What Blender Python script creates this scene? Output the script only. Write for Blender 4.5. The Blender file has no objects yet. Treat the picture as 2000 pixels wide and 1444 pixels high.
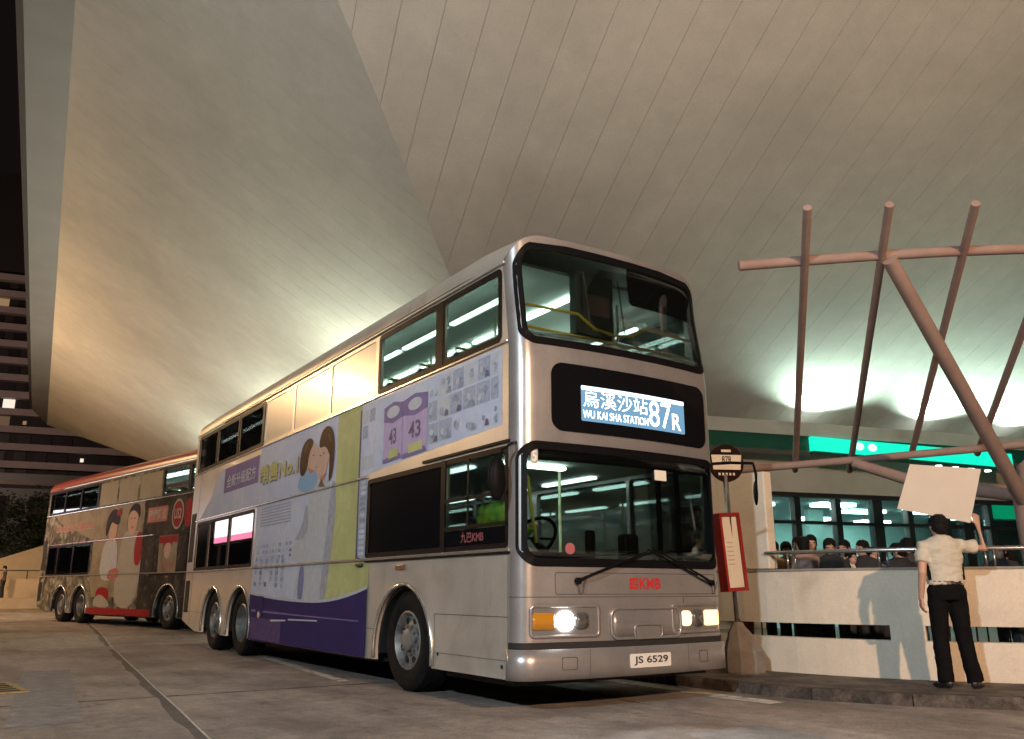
import bpy, bmesh, math, random
from mathutils import Vector, Matrix, noise
from mathutils.geometry import tessellate_polygon
random.seed(7)
S = bpy.context.scene
COL = S.collection
PI = math.pi

# ------------------------------------------------------------------ camera, world, light, exposure
cam = bpy.data.cameras.new('camera')
cam.sensor_width = 36.0
cam.lens = 1657.9 / 2000 * 36
cam.clip_start = 0.05
cam.clip_end = 2000
cam_o = bpy.data.objects.new('camera', cam)
COL.objects.link(cam_o)
YAW, PITCH = 0.5837, 0.2542
fw = Vector((math.sin(YAW) * math.cos(PITCH), math.cos(YAW) * math.cos(PITCH), math.sin(PITCH)))
rt = Vector((math.cos(YAW), -math.sin(YAW), 0))
up = rt.cross(fw)
cam_o.matrix_world = Matrix(((rt.x, up.x, -fw.x, -4.1806), (rt.y, up.y, -fw.y, -6.1367), (rt.z, up.z, -fw.z, 1.0211), (0, 0, 0, 1)))
S.camera = cam_o

world = bpy.data.worlds.new('World')
S.world = world
world.use_nodes = True
bg = world.node_tree.nodes['Background']
bg.inputs[0].default_value = (0.9, 0.62, 0.6, 1)
bg.inputs[1].default_value = 0.006

S.view_settings.view_transform = 'Standard'
S.view_settings.look = 'None'
S.view_settings.exposure = 0.16
S.view_settings.gamma = 1.0
S.view_settings.use_curve_mapping = False
S.cycles.use_denoising = True
try:
    S.cycles.denoiser = 'OPENIMAGEDENOISE'
except Exception:
    pass
S.cycles.max_bounces = 5
S.cycles.diffuse_bounces = 3
S.cycles.glossy_bounces = 3
S.cycles.transparent_max_bounces = 14
S.cycles.use_adaptive_sampling = True
S.cycles.adaptive_threshold = 0.04
S.cycles.caustics_reflective = False
S.cycles.caustics_refractive = False
S.cycles.sample_clamp_indirect = 4.0
S.cycles.use_light_tree = True


def light(name, kind, loc, power, color, size=0.3, parent=None, aim=None, spot=None, blend=0.6):
    l = bpy.data.lights.new(name, kind)
    l.energy = power
    l.color = color
    if kind == 'SPOT':
        l.spot_size = spot
        l.spot_blend = blend
        l.shadow_soft_size = size
    elif kind == 'POINT':
        l.shadow_soft_size = size
    o = bpy.data.objects.new(name, l)
    COL.objects.link(o)
    o.location = loc
    if aim is not None:
        o.rotation_euler = (Vector(aim) - Vector(loc)).to_track_quat('-Z', 'Y').to_euler()
    if parent:
        o.parent = parent
        o.matrix_parent_inverse = Matrix.Translation(parent.location).inverted()
    return o


# ------------------------------------------------------------------ materials
MATS = {}


def mat(name, col, rough=0.6, metal=0.0, var=0.0, scale=8.0, bump=0.0, bscale=None, emit=None, estr=0.0, coat=0.0, rvar=0.0, spec=0.5, dirt=None, coord='Object'):
    if name in MATS:
        return MATS[name]
    m = bpy.data.materials.new(name)
    m.use_nodes = True
    nt = m.node_tree
    b = nt.nodes['Principled BSDF']
    b.inputs['Base Color'].default_value = (*col, 1)
    b.inputs['Roughness'].default_value = rough
    b.inputs['Metallic'].default_value = metal
    b.inputs['Specular IOR Level'].default_value = spec
    b.inputs['Coat Weight'].default_value = coat
    b.inputs['Coat Roughness'].default_value = 0.08
    if emit:
        b.inputs['Emission Color'].default_value = (*emit, 1)
        b.inputs['Emission Strength'].default_value = estr
    if var or bump or rvar or dirt:
        tc = nt.nodes.new('ShaderNodeTexCoord')
        nz = nt.nodes.new('ShaderNodeTexNoise')
        nz.inputs['Scale'].default_value = scale
        nz.inputs['Detail'].default_value = 6
        nz.inputs['Roughness'].default_value = 0.62
        nt.links.new(tc.outputs[coord], nz.inputs['Vector'])
        last = None
        if var:
            rp = nt.nodes.new('ShaderNodeValToRGB')
            rp.color_ramp.elements[0].position = 0.3
            rp.color_ramp.elements[1].position = 0.7
            rp.color_ramp.elements[0].color = (*[c * (1 - var) for c in col], 1)
            rp.color_ramp.elements[1].color = (*[min(1, c * (1 + var)) for c in col], 1)
            nt.links.new(nz.outputs['Fac'], rp.inputs['Fac'])
            last = rp.outputs['Color']
        if dirt:
            dcol, dscale, lo, hi = dirt
            n2 = nt.nodes.new('ShaderNodeTexNoise')
            n2.inputs['Scale'].default_value = dscale
            n2.inputs['Detail'].default_value = 8
            n2.inputs['Distortion'].default_value = 0.6
            nt.links.new(tc.outputs[coord], n2.inputs['Vector'])
            r2 = nt.nodes.new('ShaderNodeValToRGB')
            r2.color_ramp.elements[0].position = lo
            r2.color_ramp.elements[1].position = hi
            nt.links.new(n2.outputs['Fac'], r2.inputs['Fac'])
            mx = nt.nodes.new('ShaderNodeMixRGB')
            mx.inputs[1].default_value = (*col, 1)
            if last:
                nt.links.new(last, mx.inputs[1])
            mx.inputs[2].default_value = (*dcol, 1)
            nt.links.new(r2.outputs['Color'], mx.inputs[0])
            last = mx.outputs[0]
        if last:
            nt.links.new(last, b.inputs['Base Color'])
        if rvar:
            mr = nt.nodes.new('ShaderNodeMapRange')
            mr.inputs[3].default_value = max(0.02, rough - rvar)
            mr.inputs[4].default_value = min(1, rough + rvar)
            mr.inputs[1].default_value = 0.3
            mr.inputs[2].default_value = 0.7
            nt.links.new(nz.outputs['Fac'], mr.inputs[0])
            nt.links.new(mr.outputs[0], b.inputs['Roughness'])
        if bump:
            nb = nt.nodes.new('ShaderNodeTexNoise')
            nb.inputs['Scale'].default_value = bscale or scale * 6
            nb.inputs['Detail'].default_value = 5
            nt.links.new(tc.outputs[coord], nb.inputs['Vector'])
            bp = nt.nodes.new('ShaderNodeBump')
            bp.inputs['Strength'].default_value = bump
            bp.inputs['Distance'].default_value = 0.02
            nt.links.new(nb.outputs['Fac'], bp.inputs['Height'])
            nt.links.new(bp.outputs['Normal'], b.inputs['Normal'])
    MATS[name] = m
    return m


def glass(name, tint, refl=0.35, base=0.04, rough=0.015, body=None, bodyfac=0.0):
    if name in MATS:
        return MATS[name]
    m = bpy.data.materials.new(name)
    m.use_nodes = True
    nt = m.node_tree
    nt.nodes.clear()
    out = nt.nodes.new('ShaderNodeOutputMaterial')
    tr = nt.nodes.new('ShaderNodeBsdfTransparent')
    tr.inputs[0].default_value = (*tint, 1)
    gl = nt.nodes.new('ShaderNodeBsdfGlossy')
    gl.inputs['Roughness'].default_value = rough
    gl.inputs[0].default_value = (0.95, 0.97, 1, 1)
    fr = nt.nodes.new('ShaderNodeLayerWeight')
    fr.inputs['Blend'].default_value = refl
    mr = nt.nodes.new('ShaderNodeMapRange')
    mr.inputs[3].default_value = base
    mr.inputs[4].default_value = 0.8
    nt.links.new(fr.outputs['Fresnel'], mr.inputs[0])
    mx = nt.nodes.new('ShaderNodeMixShader')
    nt.links.new(mr.outputs[0], mx.inputs[0])
    src = tr.outputs[0]
    if body:
        df = nt.nodes.new('ShaderNodeBsdfDiffuse')
        df.inputs[0].default_value = (*body, 1)
        m2 = nt.nodes.new('ShaderNodeMixShader')
        m2.inputs[0].default_value = bodyfac
        nt.links.new(tr.outputs[0], m2.inputs[1])
        nt.links.new(df.outputs[0], m2.inputs[2])
        src = m2.outputs[0]
    nt.links.new(src, mx.inputs[1])
    nt.links.new(gl.outputs[0], mx.inputs[2])
    nt.links.new(mx.outputs[0], out.inputs[0])
    MATS[name] = m
    return m


def emis(name, col, s):
    return mat(name, (0.02, 0.02, 0.02), 0.4, emit=col, estr=s)


# ------------------------------------------------------------------ mesh helpers
class MB:
    def __init__(self):
        self.v, self.f = [], []

    def quad(self, a, b, c, d):
        n = len(self.v)
        self.v += [tuple(a), tuple(b), tuple(c), tuple(d)]
        self.f.append((n, n + 1, n + 2, n + 3))
        return self

    def box(self, x0, x1, y0, y1, z0, z1, M=None):
        n = len(self.v)
        p = [(x0, y0, z0), (x1, y0, z0), (x1, y1, z0), (x0, y1, z0), (x0, y0, z1), (x1, y0, z1), (x1, y1, z1), (x0, y1, z1)]
        if M is not None:
            p = [tuple(M @ Vector(q)) for q in p]
        self.v += p
        self.f += [tuple(n + i for i in q) for q in ((0, 3, 2, 1), (4, 5, 6, 7), (0, 1, 5, 4), (1, 2, 6, 5), (2, 3, 7, 6), (3, 0, 4, 7))]
        return self

    def hexa(self, p):
        n = len(self.v)
        self.v += [tuple(q) for q in p]
        self.f += [tuple(n + i for i in q) for q in ((0, 3, 2, 1), (4, 5, 6, 7), (0, 1, 5, 4), (1, 2, 6, 5), (2, 3, 7, 6), (3, 0, 4, 7))]
        return self

    def tube(self, pts, r, n=8, cap=True, squash=None):
        pts = [Vector(p) for p in pts]
        rs = r if isinstance(r, (list, tuple)) else [r] * len(pts)
        base = len(self.v)
        ref = None
        for i, p in enumerate(pts):
            t = (pts[min(i + 1, len(pts) - 1)] - pts[max(i - 1, 0)])
            if t.length < 1e-9:
                t = Vector((0, 0, 1))
            t.normalize()
            if ref is None:
                ref = Vector((0, 0, 1)) if abs(t.z) < 0.9 else Vector((0, 1, 0))
            a = t.cross(ref)
            if a.length < 1e-6:
                a = t.cross(Vector((1, 0, 0)))
            a.normalize()
            b = t.cross(a).normalized()
            ref = b.cross(t) * -1 if False else ref
            for k in range(n):
                an = 2 * PI * k / n
                self.v.append(tuple(p + (a * math.cos(an) + b * math.sin(an)) * rs[i]))
        for i in range(len(pts) - 1):
            for k in range(n):
                q = base + i * n
                self.f.append((q + k, q + (k + 1) % n, q + n + (k + 1) % n, q + n + k))
        if cap:
            self.f.append(tuple(base + k for k in reversed(range(n))))
            e = base + (len(pts) - 1) * n
            self.f.append(tuple(e + k for k in range(n)))
        return self

    def rings(self, rings, cap=True):
        base = len(self.v)
        n = len(rings[0])
        for r in rings:
            self.v += [tuple(p) for p in r]
        for i in range(len(rings) - 1):
            for k in range(n):
                q = base + i * n
                self.f.append((q + k, q + (k + 1) % n, q + n + (k + 1) % n, q + n + k))
        if cap:
            self.f.append(tuple(base + k for k in reversed(range(n))))
            e = base + (len(rings) - 1) * n
            self.f.append(tuple(e + k for k in range(n)))
        return self

    def lathe(self, prof, c, axis='x', n=28, cap=False):
        rg = []
        for r, h in prof:
            ring = []
            for k in range(n):
                a = 2 * PI * k / n
                if axis == 'x':
                    ring.append((c[0] + h, c[1] + r * math.cos(a), c[2] + r * math.sin(a)))
                elif axis == 'y':
                    ring.append((c[0] + r * math.sin(a), c[1] + h, c[2] + r * math.cos(a)))
                else:
                    ring.append((c[0] + r * math.cos(a), c[1] + r * math.sin(a), c[2] + h))
            rg.append(ring)
        return self.rings(rg, cap)

    def ellipsoid(self, c, rx, ry, rz, n=16, m=10, M=None):
        rg = []
        for i in range(1, m):
            t = PI * i / m
            ring = []
            for k in range(n):
                a = 2 * PI * k / n
                p = Vector((rx * math.sin(t) * math.cos(a), ry * math.sin(t) * math.sin(a), -rz * math.cos(t)))
                if M is not None:
                    p = M @ p
                ring.append(tuple(Vector(c) + p))
            rg.append(ring)
        return self.rings(rg)

    def poly(self, outer, holes, f, thick):
        """2-D polygon with holes -> solid; f(u, v, d) maps to 3-D at depth d"""
        loops = [outer] + list(holes)
        tris = tessellate_polygon([[Vector((u, v, 0)) for u, v in l] for l in loops])
        flat = [p for l in loops for p in l]
        n = len(self.v)
        m = len(flat)
        self.v += [tuple(f(u, v, 0)) for u, v in flat]
        self.f += [tuple(n + i for i in t) for t in tris]
        if thick:
            self.v += [tuple(f(u, v, thick)) for u, v in flat]
            self.f += [tuple(n + m + i for i in reversed(t)) for t in tris]
            k = 0
            for l in loops:
                L = len(l)
                for i in range(L):
                    a, b = k + i, k + (i + 1) % L
                    self.f.append((n + a, n + b, n + m + b, n + m + a))
                k += L
        return self

    def build(self, name, m=None, parent=None, smooth=False, fixn=True, loc=None):
        me = bpy.data.meshes.new(name)
        me.from_pydata(self.v, [], self.f)
        if fixn:
            bm = bmesh.new()
            bm.from_mesh(me)
            bmesh.ops.recalc_face_normals(bm, faces=bm.faces)
            bm.to_mesh(me)
            bm.free()
        return link(name, me, m, parent, smooth, loc)


def link(name, me, m=None, parent=None, smooth=False, loc=None):
    if m is not None and not me.materials:
        me.materials.append(m)
    if smooth:
        for p in me.polygons:
            p.use_smooth = True
        if smooth == 'auto':
            try:
                me.set_sharp_from_angle(angle=math.radians(35))
            except Exception:
                pass
    o = bpy.data.objects.new(name, me)
    COL.objects.link(o)
    if parent:
        o.parent = parent
    if loc:
        o.location = loc
    return o


def share(name, src, parent=None, loc=None, rz=None, m=None):
    o = bpy.data.objects.new(name, src.data)
    COL.objects.link(o)
    if parent:
        o.parent = parent
    if loc is not None:
        o.location = loc
    if rz is not None:
        o.rotation_euler = (0, 0, rz)
    if m is not None:
        o.material_slots[0].link = 'OBJECT'
        o.material_slots[0].material = m
    return o


def thing(name, label, cat, loc=(0, 0, 0), rz=0.0, group=None):
    o = bpy.data.objects.new(name, None)
    COL.objects.link(o)
    o.location = loc
    o.rotation_euler = (0, 0, rz)
    return tag(o, label, cat, group)


def tag(o, label, cat, group=None):
    o['label'] = label
    o['category'] = cat
    if group:
        o['group'] = group
    return o


def structure(o):
    o['kind'] = 'structure'
    return o


def bevel_box(x0, x1, y0, y1, z0, z1, r=0.02, seg=2):
    bm = bmesh.new()
    bmesh.ops.create_cube(bm, size=1)
    for v in bm.verts:
        v.co = Vector((x0 + (v.co.x + .5) * (x1 - x0), y0 + (v.co.y + .5) * (y1 - y0), z0 + (v.co.z + .5) * (z1 - z0)))
    bmesh.ops.bevel(bm, geom=list(bm.edges), offset=r, segments=seg, profile=0.5, affect='EDGES')
    mb = MB()
    bm.verts.index_update()
    mb.v = [tuple(v.co) for v in bm.verts]
    mb.f = [tuple(v.index for v in f.verts) for f in bm.faces]
    bm.free()
    return mb


def join(*mbs):
    r = MB()
    for m in mbs:
        n = len(r.v)
        r.v += m.v
        r.f += [tuple(i + n for i in f) for f in m.f]
    return r


_fonts = {}


def text_mesh(s, bold=0.0, space=1.0):
    """text as flat triangles in a unit box: returns verts (0..1, 0..1), faces, aspect"""
    key = (s, bold, space)
    if key in _fonts:
        return _fonts[key]
    cu = bpy.data.curves.new('t', 'FONT')
    cu.body = s
    cu.offset = bold
    cu.space_character = space
    cu.resolution_u = 3
    ob = bpy.data.objects.new('t', cu)
    COL.objects.link(ob)
    dg = bpy.context.evaluated_depsgraph_get()
    me = bpy.data.meshes.new_from_object(ob.evaluated_get(dg))
    vs = [v.co.copy() for v in me.vertices]
    fs = [tuple(p.vertices) for p in me.polygons]
    bpy.data.objects.remove(ob)
    bpy.data.curves.remove(cu)
    bpy.data.meshes.remove(me)
    x0, x1 = min(v.x for v in vs), max(v.x for v in vs)
    y0, y1 = min(v.y for v in vs), max(v.y for v in vs)
    r = ([((v.x - x0) / (x1 - x0), (v.y - y0) / (y1 - y0)) for v in vs], fs, (x1 - x0) / (y1 - y0))
    _fonts[key] = r
    return r


def text(name, s, f, m, parent, bold=0.0, space=1.0):
    """f(u, v) maps the unit box of the text to 3-D"""
    vs, fs, _ = text_mesh(s, bold, space)
    mb = MB()
    mb.v = [tuple(f(u, v)) for u, v in vs]
    mb.f = fs
    return mb.build(name, m, parent, fixn=False)


def rrect(x0, x1, z0, z1, r, n=6):
    p = []
    for cx, cz, a0 in ((x1 - r, z1 - r, 0), (x0 + r, z1 - r, 90), (x0 + r, z0 + r, 180), (x1 - r, z0 + r, 270)):
        for k in range(n + 1):
            a = math.radians(a0 + 90 * k / n)
            p.append((cx + r * math.cos(a), cz + r * math.sin(a)))
    return p


def sstep(t):
    t = max(0.0, min(1.0, t))
    return t * t * (3 - 2 * t)


def gz(y):
    return 0.08 * sstep((y - 11) / 6)


# ------------------------------------------------------------------ common materials
M_concrete = mat('road_concrete', (0.33, 0.285, 0.262), 0.55, var=0.22, scale=1.3, bump=0.3, bscale=60, rvar=0.16, dirt=((0.15, 0.135, 0.125), 0.55, 0.46, 0.74))


def surface_detail(m, specs):
    nt = m.node_tree
    b = nt.nodes['Principled BSDF']
    src = b.inputs['Base Color'].links[0].from_socket
    tc = nt.nodes.new('ShaderNodeTexCoord')
    for scale, lo, hi, amount, stretch in specs:
        mp = nt.nodes.new('ShaderNodeMapping')
        mp.inputs['Scale'].default_value = stretch
        nt.links.new(tc.outputs['Object'], mp.inputs['Vector'])
        nz = nt.nodes.new('ShaderNodeTexNoise')
        nz.inputs['Scale'].default_value = scale
        nz.inputs['Detail'].default_value = 7
        nz.inputs['Roughness'].default_value = .65
        nt.links.new(mp.outputs[0], nz.inputs['Vector'])
        mr = nt.nodes.new('ShaderNodeMapRange')
        mr.inputs[1].default_value = lo
        mr.inputs[2].default_value = hi
        mr.inputs[3].default_value = 1 + amount * .4
        mr.inputs[4].default_value = 1 - amount
        nt.links.new(nz.outputs['Fac'], mr.inputs[0])
        mx = nt.nodes.new('ShaderNodeMixRGB')
        mx.blend_type = 'MULTIPLY'
        mx.inputs[0].default_value = 1
        nt.links.new(src, mx.inputs[1])
        nt.links.new(mr.outputs[0], mx.inputs[2])
        src = mx.outputs[0]
    nt.links.new(src, b.inputs['Base Color'])


surface_detail(M_concrete, ((0.9, .35, .7, .35, (1.6, .22, 1)), (7, .35, .7, .3, (1, 1, 1)), (45, .3, .7, .45, (1, 1, 1)), (140, .3, .7, .4, (1, 1, 1)), (3.0, .60, .68, .35, (1, .5, 1)), (9.0, .68, .72, .5, (1, 1, 1))))
M_joint = mat('joint_sealant', (0.03, 0.028, 0.026), 0.8)
M_pale_joint = mat('pale_joint_filler', (0.5, 0.47, 0.42), 0.6, var=0.3, scale=9)
M_line = mat('worn_road_paint', (0.55, 0.53, 0.48), 0.6, var=0.3, scale=14, dirt=((0.25, 0.24, 0.22), 6, 0.52, 0.62))
M_pave = mat('pavement_concrete', (0.16, 0.13, 0.11), 0.75, var=0.35, scale=6, bump=0.4, bscale=50, dirt=((0.07, 0.055, 0.05), 2.5, 0.45, 0.6))
M_kerb = mat('kerb_stone', (0.12, 0.095, 0.085), 0.8, var=0.35, scale=7, bump=0.5, bscale=40, dirt=((0.05, 0.04, 0.035), 3, 0.45, 0.6))
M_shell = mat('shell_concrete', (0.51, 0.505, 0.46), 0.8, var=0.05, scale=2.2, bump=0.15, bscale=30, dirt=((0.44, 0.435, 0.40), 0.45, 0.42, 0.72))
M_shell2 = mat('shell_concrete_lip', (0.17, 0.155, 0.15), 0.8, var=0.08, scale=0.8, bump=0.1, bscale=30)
M_shelljoint = mat('shell_joint', (0.38, 0.37, 0.35), 0.9, var=.3, scale=3)
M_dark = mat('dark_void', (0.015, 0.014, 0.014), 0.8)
M_wallpaint = mat('parapet_paint', (0.68, 0.6, 0.5), 0.75, var=0.06, scale=3, bump=0.12, bscale=45, dirt=((0.45, 0.38, 0.31), 1.2, 0.55, 0.8))
M_grey = mat('podium_concrete', (0.4, 0.39, 0.36), 0.8, var=0.1, scale=1.2, bump=0.12, dirt=((0.28, 0.27, 0.25), 0.8, 0.5, 0.75))
M_fascia = mat('podium_render', (0.5, 0.47, 0.41), 0.75, var=0.08, scale=1.5, bump=0.1, dirt=((0.38, 0.35, 0.31), 0.9, 0.5, 0.75))
M_green = mat('green_band_paint', (0.006, 0.07, 0.045), 0.45, var=0.15, scale=2)
M_pink = mat('pink_tube_paint', (0.29, 0.205, 0.178), 0.8, var=0.12, scale=5, bump=0.05, dirt=((0.27, 0.165, 0.15), 2, 0.5, 0.75))
M_steel = mat('brushed_steel', (0.5, 0.5, 0.5), 0.25, metal=0.9, var=0.1, scale=10)
M_blackplastic = mat('black_plastic', (0.006, 0.006, 0.007), 0.45, var=0.2, scale=20, spec=0.06)
M_rubber = mat('tyre_rubber', (0.012, 0.011, 0.011), 0.85, var=0.4, scale=15, bump=0.2, spec=.15)
M_darkmetal = mat('dark_metal', (0.05, 0.05, 0.05), 0.5, metal=0.6)

surface_detail(M_shell, ((.18, .35, .65, .10, (1, 1, 1)), (3, .35, .7, .05, (1, 1, 1)), (60, .3, .7, .16, (1, 1, 1)), (11, .66, .74, .18, (1, 1, 1))))
surface_detail(M_wallpaint, ((40, .3, .7, .1, (1, 1, 1)), (5, .6, .72, .12, (1, 1, .3))))
surface_detail(M_pave, ((12, .4, .6, .4, (1, 1, 1)), (60, .3, .7, .4, (1, 1, 1))))
surface_detail(M_kerb, ((14, .4, .6, .5, (1, 1, 1)), (60, .3, .7, .4, (1, 1, 1))))
# ------------------------------------------------------------------ ground
gm = MB()
gm.quad((-400, -60, -0.03), (300, -60, -0.03), (300, 600, -0.03), (-400, 600, -0.03))
ground = structure(gm.build('ground', mat('ground_asphalt', (0.06, 0.055, 0.05), 0.8, var=0.3, scale=2)))

rb = MB()
for k in range(14):
    y0, y1 = -24 + k * 6, -24 + (k + 1) * 6
    rb.quad((-30, y0, gz(y0) - 0.014), (12, y0, gz(y0) - 0.014), (12, y1, gz(y1) - 0.014), (-30, y1, gz(y1) - 0.014))
road = structure(rb.build('road', M_joint))


def jx(y):
    return -2.44 + 0.0996 * y


cols = [(-27.4, -23.5), (-23.5, -19.6), (-19.6, -15.7), (-15.7, -11.8), (-11.8, -7.8), (-7.8, -3.9), (-3.9, 0.0), (0.0, 3.9), (3.9, 7.9)]
rows = [-23.8, -14.8, -5.8, 3.24, 12.2, 21.2, 30.2, 39.2, 47.5]
for i, (c0, c1) in enumerate(cols):
    for j in range(len(rows) - 1):
        mb = MB()
        g = 0.015
        y0, y1 = rows[j] + g, rows[j + 1] - g
        n = 6
        rings = []
        for k in range(n + 1):
            y = y0 + (y1 - y0) * k / n
            xa, xb = jx(y) + c0 + g, jx(y) + c1 - g
            z = gz(y)
            rings.append([(xa, y, z - 0.014), (xb, y, z - 0.014), (xb, y, z), (xa, y, z)])
        mb.rings(rings)
        mb.build('slab', M_concrete, road)
# pale joint filler along the long joint
mb = MB()
n = 40
rings = []
for k in range(n + 1):
    y = -6 + 40 * k / n
    w = 0.008
    x = jx(y) + 0.004 * math.sin(k * 1.7)
    rings.append([(x - w, y, gz(y) - 0.013), (x + w, y, gz(y) - 0.013), (x + w, y, gz(y) + 0.004), (x - w, y, gz(y) + 0.004)])
mb.rings(rings)
mb.build('joint_filler', M_pale_joint, road)
mb = MB()
rings = []
for k in range(81):
    y = -6 + 40 * k / 80
    w = 0.05 + .02 * math.sin(k * 1.3) + .012 * math.sin(k * 3.1)
    x = jx(y) - .05
    rings.append([(x - w, y, gz(y) + .0015), (x + .045, y, gz(y) + .0015)])
for a_, b_ in zip(rings, rings[1:]):
    mb.quad(a_[0], a_[1], b_[1], b_[0])
mb.build('joint_stain', mat('joint_stain', (0.10, 0.09, 0.085), .7, var=.35, scale=5), road)
mb = MB()
prev = None
for k in range(60):
    x = -9 + 12 * k / 59
    w = .03 + .012 * math.sin(k * 1.9) + .008 * math.sin(k * 4.3)
    cur = ((x, 3.24 - w, .0016), (x, 3.24 + w, .0016))
    if prev:
        mb.quad(prev[0], cur[0], cur[1], prev[1])
    prev = cur
mb.build('joint_stain', mat('joint_stain', (0.10, 0.09, 0.085), .7), road)
M_patch = mat('repair_patch', (0.25, 0.25, 0.26), 0.55, var=.2, scale=4, bump=.3, bscale=70, rvar=.15)
surface_detail(M_patch, ((7, .35, .7, .35, (1, 1, 1)), (60, .3, .7, .45, (1, 1, 1))))
M_patch2 = mat('tar_patch', (0.15, 0.14, 0.135), 0.6, var=.25, scale=4, bump=.3, bscale=70)
surface_detail(M_patch2, ((7, .35, .7, .35, (1, 1, 1)), (60, .3, .7, .45, (1, 1, 1))))
for (x, y, w, l, mm_) in ((-3.05, 4.4, .55, 5.2, M_patch), (-3.9, 9.5, .9, 2.4, M_patch), (.9, -1.8, .8, 1.1, M_patch)):
    q_ = MB()
    o_ = []
    for k in range(24):
        a_ = 2 * PI * k / 24
        r_ = 1 / max(abs(math.cos(a_)), abs(math.sin(a_))) * (1 + .02 * math.sin(k * 2.7))
        o_.append((x + w / 2 * r_ * math.cos(a_) + .1 * (l / 2 * r_ * math.sin(a_)), y + l / 2 * r_ * math.sin(a_)))
    q_.poly(o_, [], lambda u, v, d: Vector((u, v, gz(v) + .002 + d)), 0)
    q_.build('road_patch', mm_, road, fixn=False)
# lane lines
for nm, pts, w in (('lane_line', [(0.33, 7.96), (0.13, 5.8), (-0.06, 3.68)], 0.06),
                   ('lane_line', [(1.15, 16.5), (1.33, 18.6)], 0.06),
                   ('edge_line', [(2.62, 3.4), (2.55, 1.2), (2.5, 0.2), (2.55, -0.45)], 0.11)):
    mb = MB()
    rg = []
    for x, y in pts:
        z = gz(y) + 0.004
        rg.append([(x - w, y, z - 0.003), (x + w, y, z - 0.003), (x + w, y, z), (x - w, y, z)])
    mb.rings(rg)
    mb.build(nm, M_line, road)

# pavement with kerb stones
kerb = [(2.95, 40), (2.86, 20), (2.8, 12), (2.76, 6), (2.76, 3), (2.78, 1.8), (2.82, 0.6), (2.92, -0.3), (3.2, -1.05), (3.6, -1.65), (4.1, -2.2), (5.2, -3.1), (8, -4.9), (14, -8)]


def resample(pl, step):
    out = [Vector((*pl[0], 0))]
    acc = 0.0
    for a, b in zip(pl, pl[1:]):
        a, b = Vector((*a, 0)), Vector((*b, 0))
        L = (b - a).length
        d = step - acc
        while d <= L:
            out.append(a + (b - a) * (d / L))
            d += step
        acc = L - (d - step)
    out.append(Vector((*pl[-1], 0)))
    return out


def smooth_line(pl, it=3):
    p = [Vector((*q, 0)) for q in pl]
    for _ in range(it):
        r = [p[0]]
        for a, b in zip(p, p[1:]):
            r += [a * .75 + b * .25, a * .25 + b * .75]
        r.append(p[-1])
        p = r
    return [(v.x, v.y) for v in p]


kl = smooth_line(kerb, 2)
PZ = 0.10
mb = MB()
for a, b in zip(kl, kl[1:]):
    mb.quad((a[0] + 0.14, a[1], PZ), (40, a[1] if a[1] > -4 else a[1] - 4, PZ), (40, b[1] if b[1] > -4 else b[1] - 4, PZ), (b[0] + 0.14, b[1], PZ))
pavement = structure(mb.build('pavement', M_pave, fixn=False))
plaza = structure(MB().quad((5.6, 6, PZ + .004), (30, 6, PZ + .004), (30, -4, PZ + .004), (5.6, -1.6, PZ + .004)).quad((5.6, 6.02, PZ + .004), (30, 6.02, PZ + .004), (30, 14, PZ + .004), (5.6, 14, PZ + .004)).build('plaza_lit_floor', mat('plaza_lit_tone', (.34, .36, .34), .45, var=.15, scale=3), fixn=False))  # floor made paler to stand for ground lit by the shops
ks = resample(kl, 0.9)
for i in range(len(ks) - 1):
    a, b = ks[i], ks[i + 1]
    t = (b - a).normalized()
    if (b - a).length < 0.2:
        continue
    nrm = Vector((-t.y, t.x, 0))
    if nrm.x < 0:
        nrm = -nrm
    a2, b2 = a + t * 0.006, b - t * 0.006
    h = PZ + 0.006 + random.uniform(-0.004, 0.004)
    z0 = -0.01
    mb = MB().hexa([(*(a2)[:2], z0), (*(b2)[:2], z0), (*(b2 + nrm * .15)[:2], z0), (*(a2 + nrm * .15)[:2], z0),
                    (*(a2 + nrm * .02)[:2], h), (*(b2 + nrm * .02)[:2], h), (*(b2 + nrm * .15)[:2], h), (*(a2 + nrm * .15)[:2], h)])
    mb.build('kerb_stone', M_kerb, pavement)

# ------------------------------------------------------------------ stadium shell
aL, aR = 0.0863, 0.2638
tL, oL = Vector((math.sin(aL), math.cos(aL), 0)), Vector((-math.cos(aL), math.sin(aL), 0))
tR, oR = Vector((math.cos(aR), -math.sin(aR), 0)), Vector((-math.sin(aR), -math.cos(aR), 0))
sL, dL, sR, dR = 0.5738, 8.5516, 0.4452, 10.6262


def PL(a, o, d=0.0):
    p = tL * a + oL * o
    n = Vector((-oL.x * sL, -oL.y * sL, 1)).normalized()
    return Vector((p.x, p.y, sL * o + dL)) + n * d


def PR(b, o, d=0.0):
    p = tR * b + oR * o
    n = Vector((-oR.x * sR, -oR.y * sR, 1)).normalized()
    return Vector((p.x, p.y, sR * o + dR)) + n * d


def clip(poly, f):
    out = []
    for i in range(len(poly)):
        a, b = poly[i], poly[(i + 1) % len(poly)]
        fa, fb = f(a), f(b)
        if fa >= 0:
            out.append(a)
        if (fa >= 0) != (fb >= 0):
            t = fa / (fa - fb)
            out.append((a[0] + (b[0] - a[0]) * t, a[1] + (b[1] - a[1]) * t))
    return out


OL0, OL1, OR0, OR1 = -5.667, 4.267, -11.96, 0.84
stadium = thing('stadium', 'huge pale concrete stadium with sloping overhanging underside above the buses', 'stadium')


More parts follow.
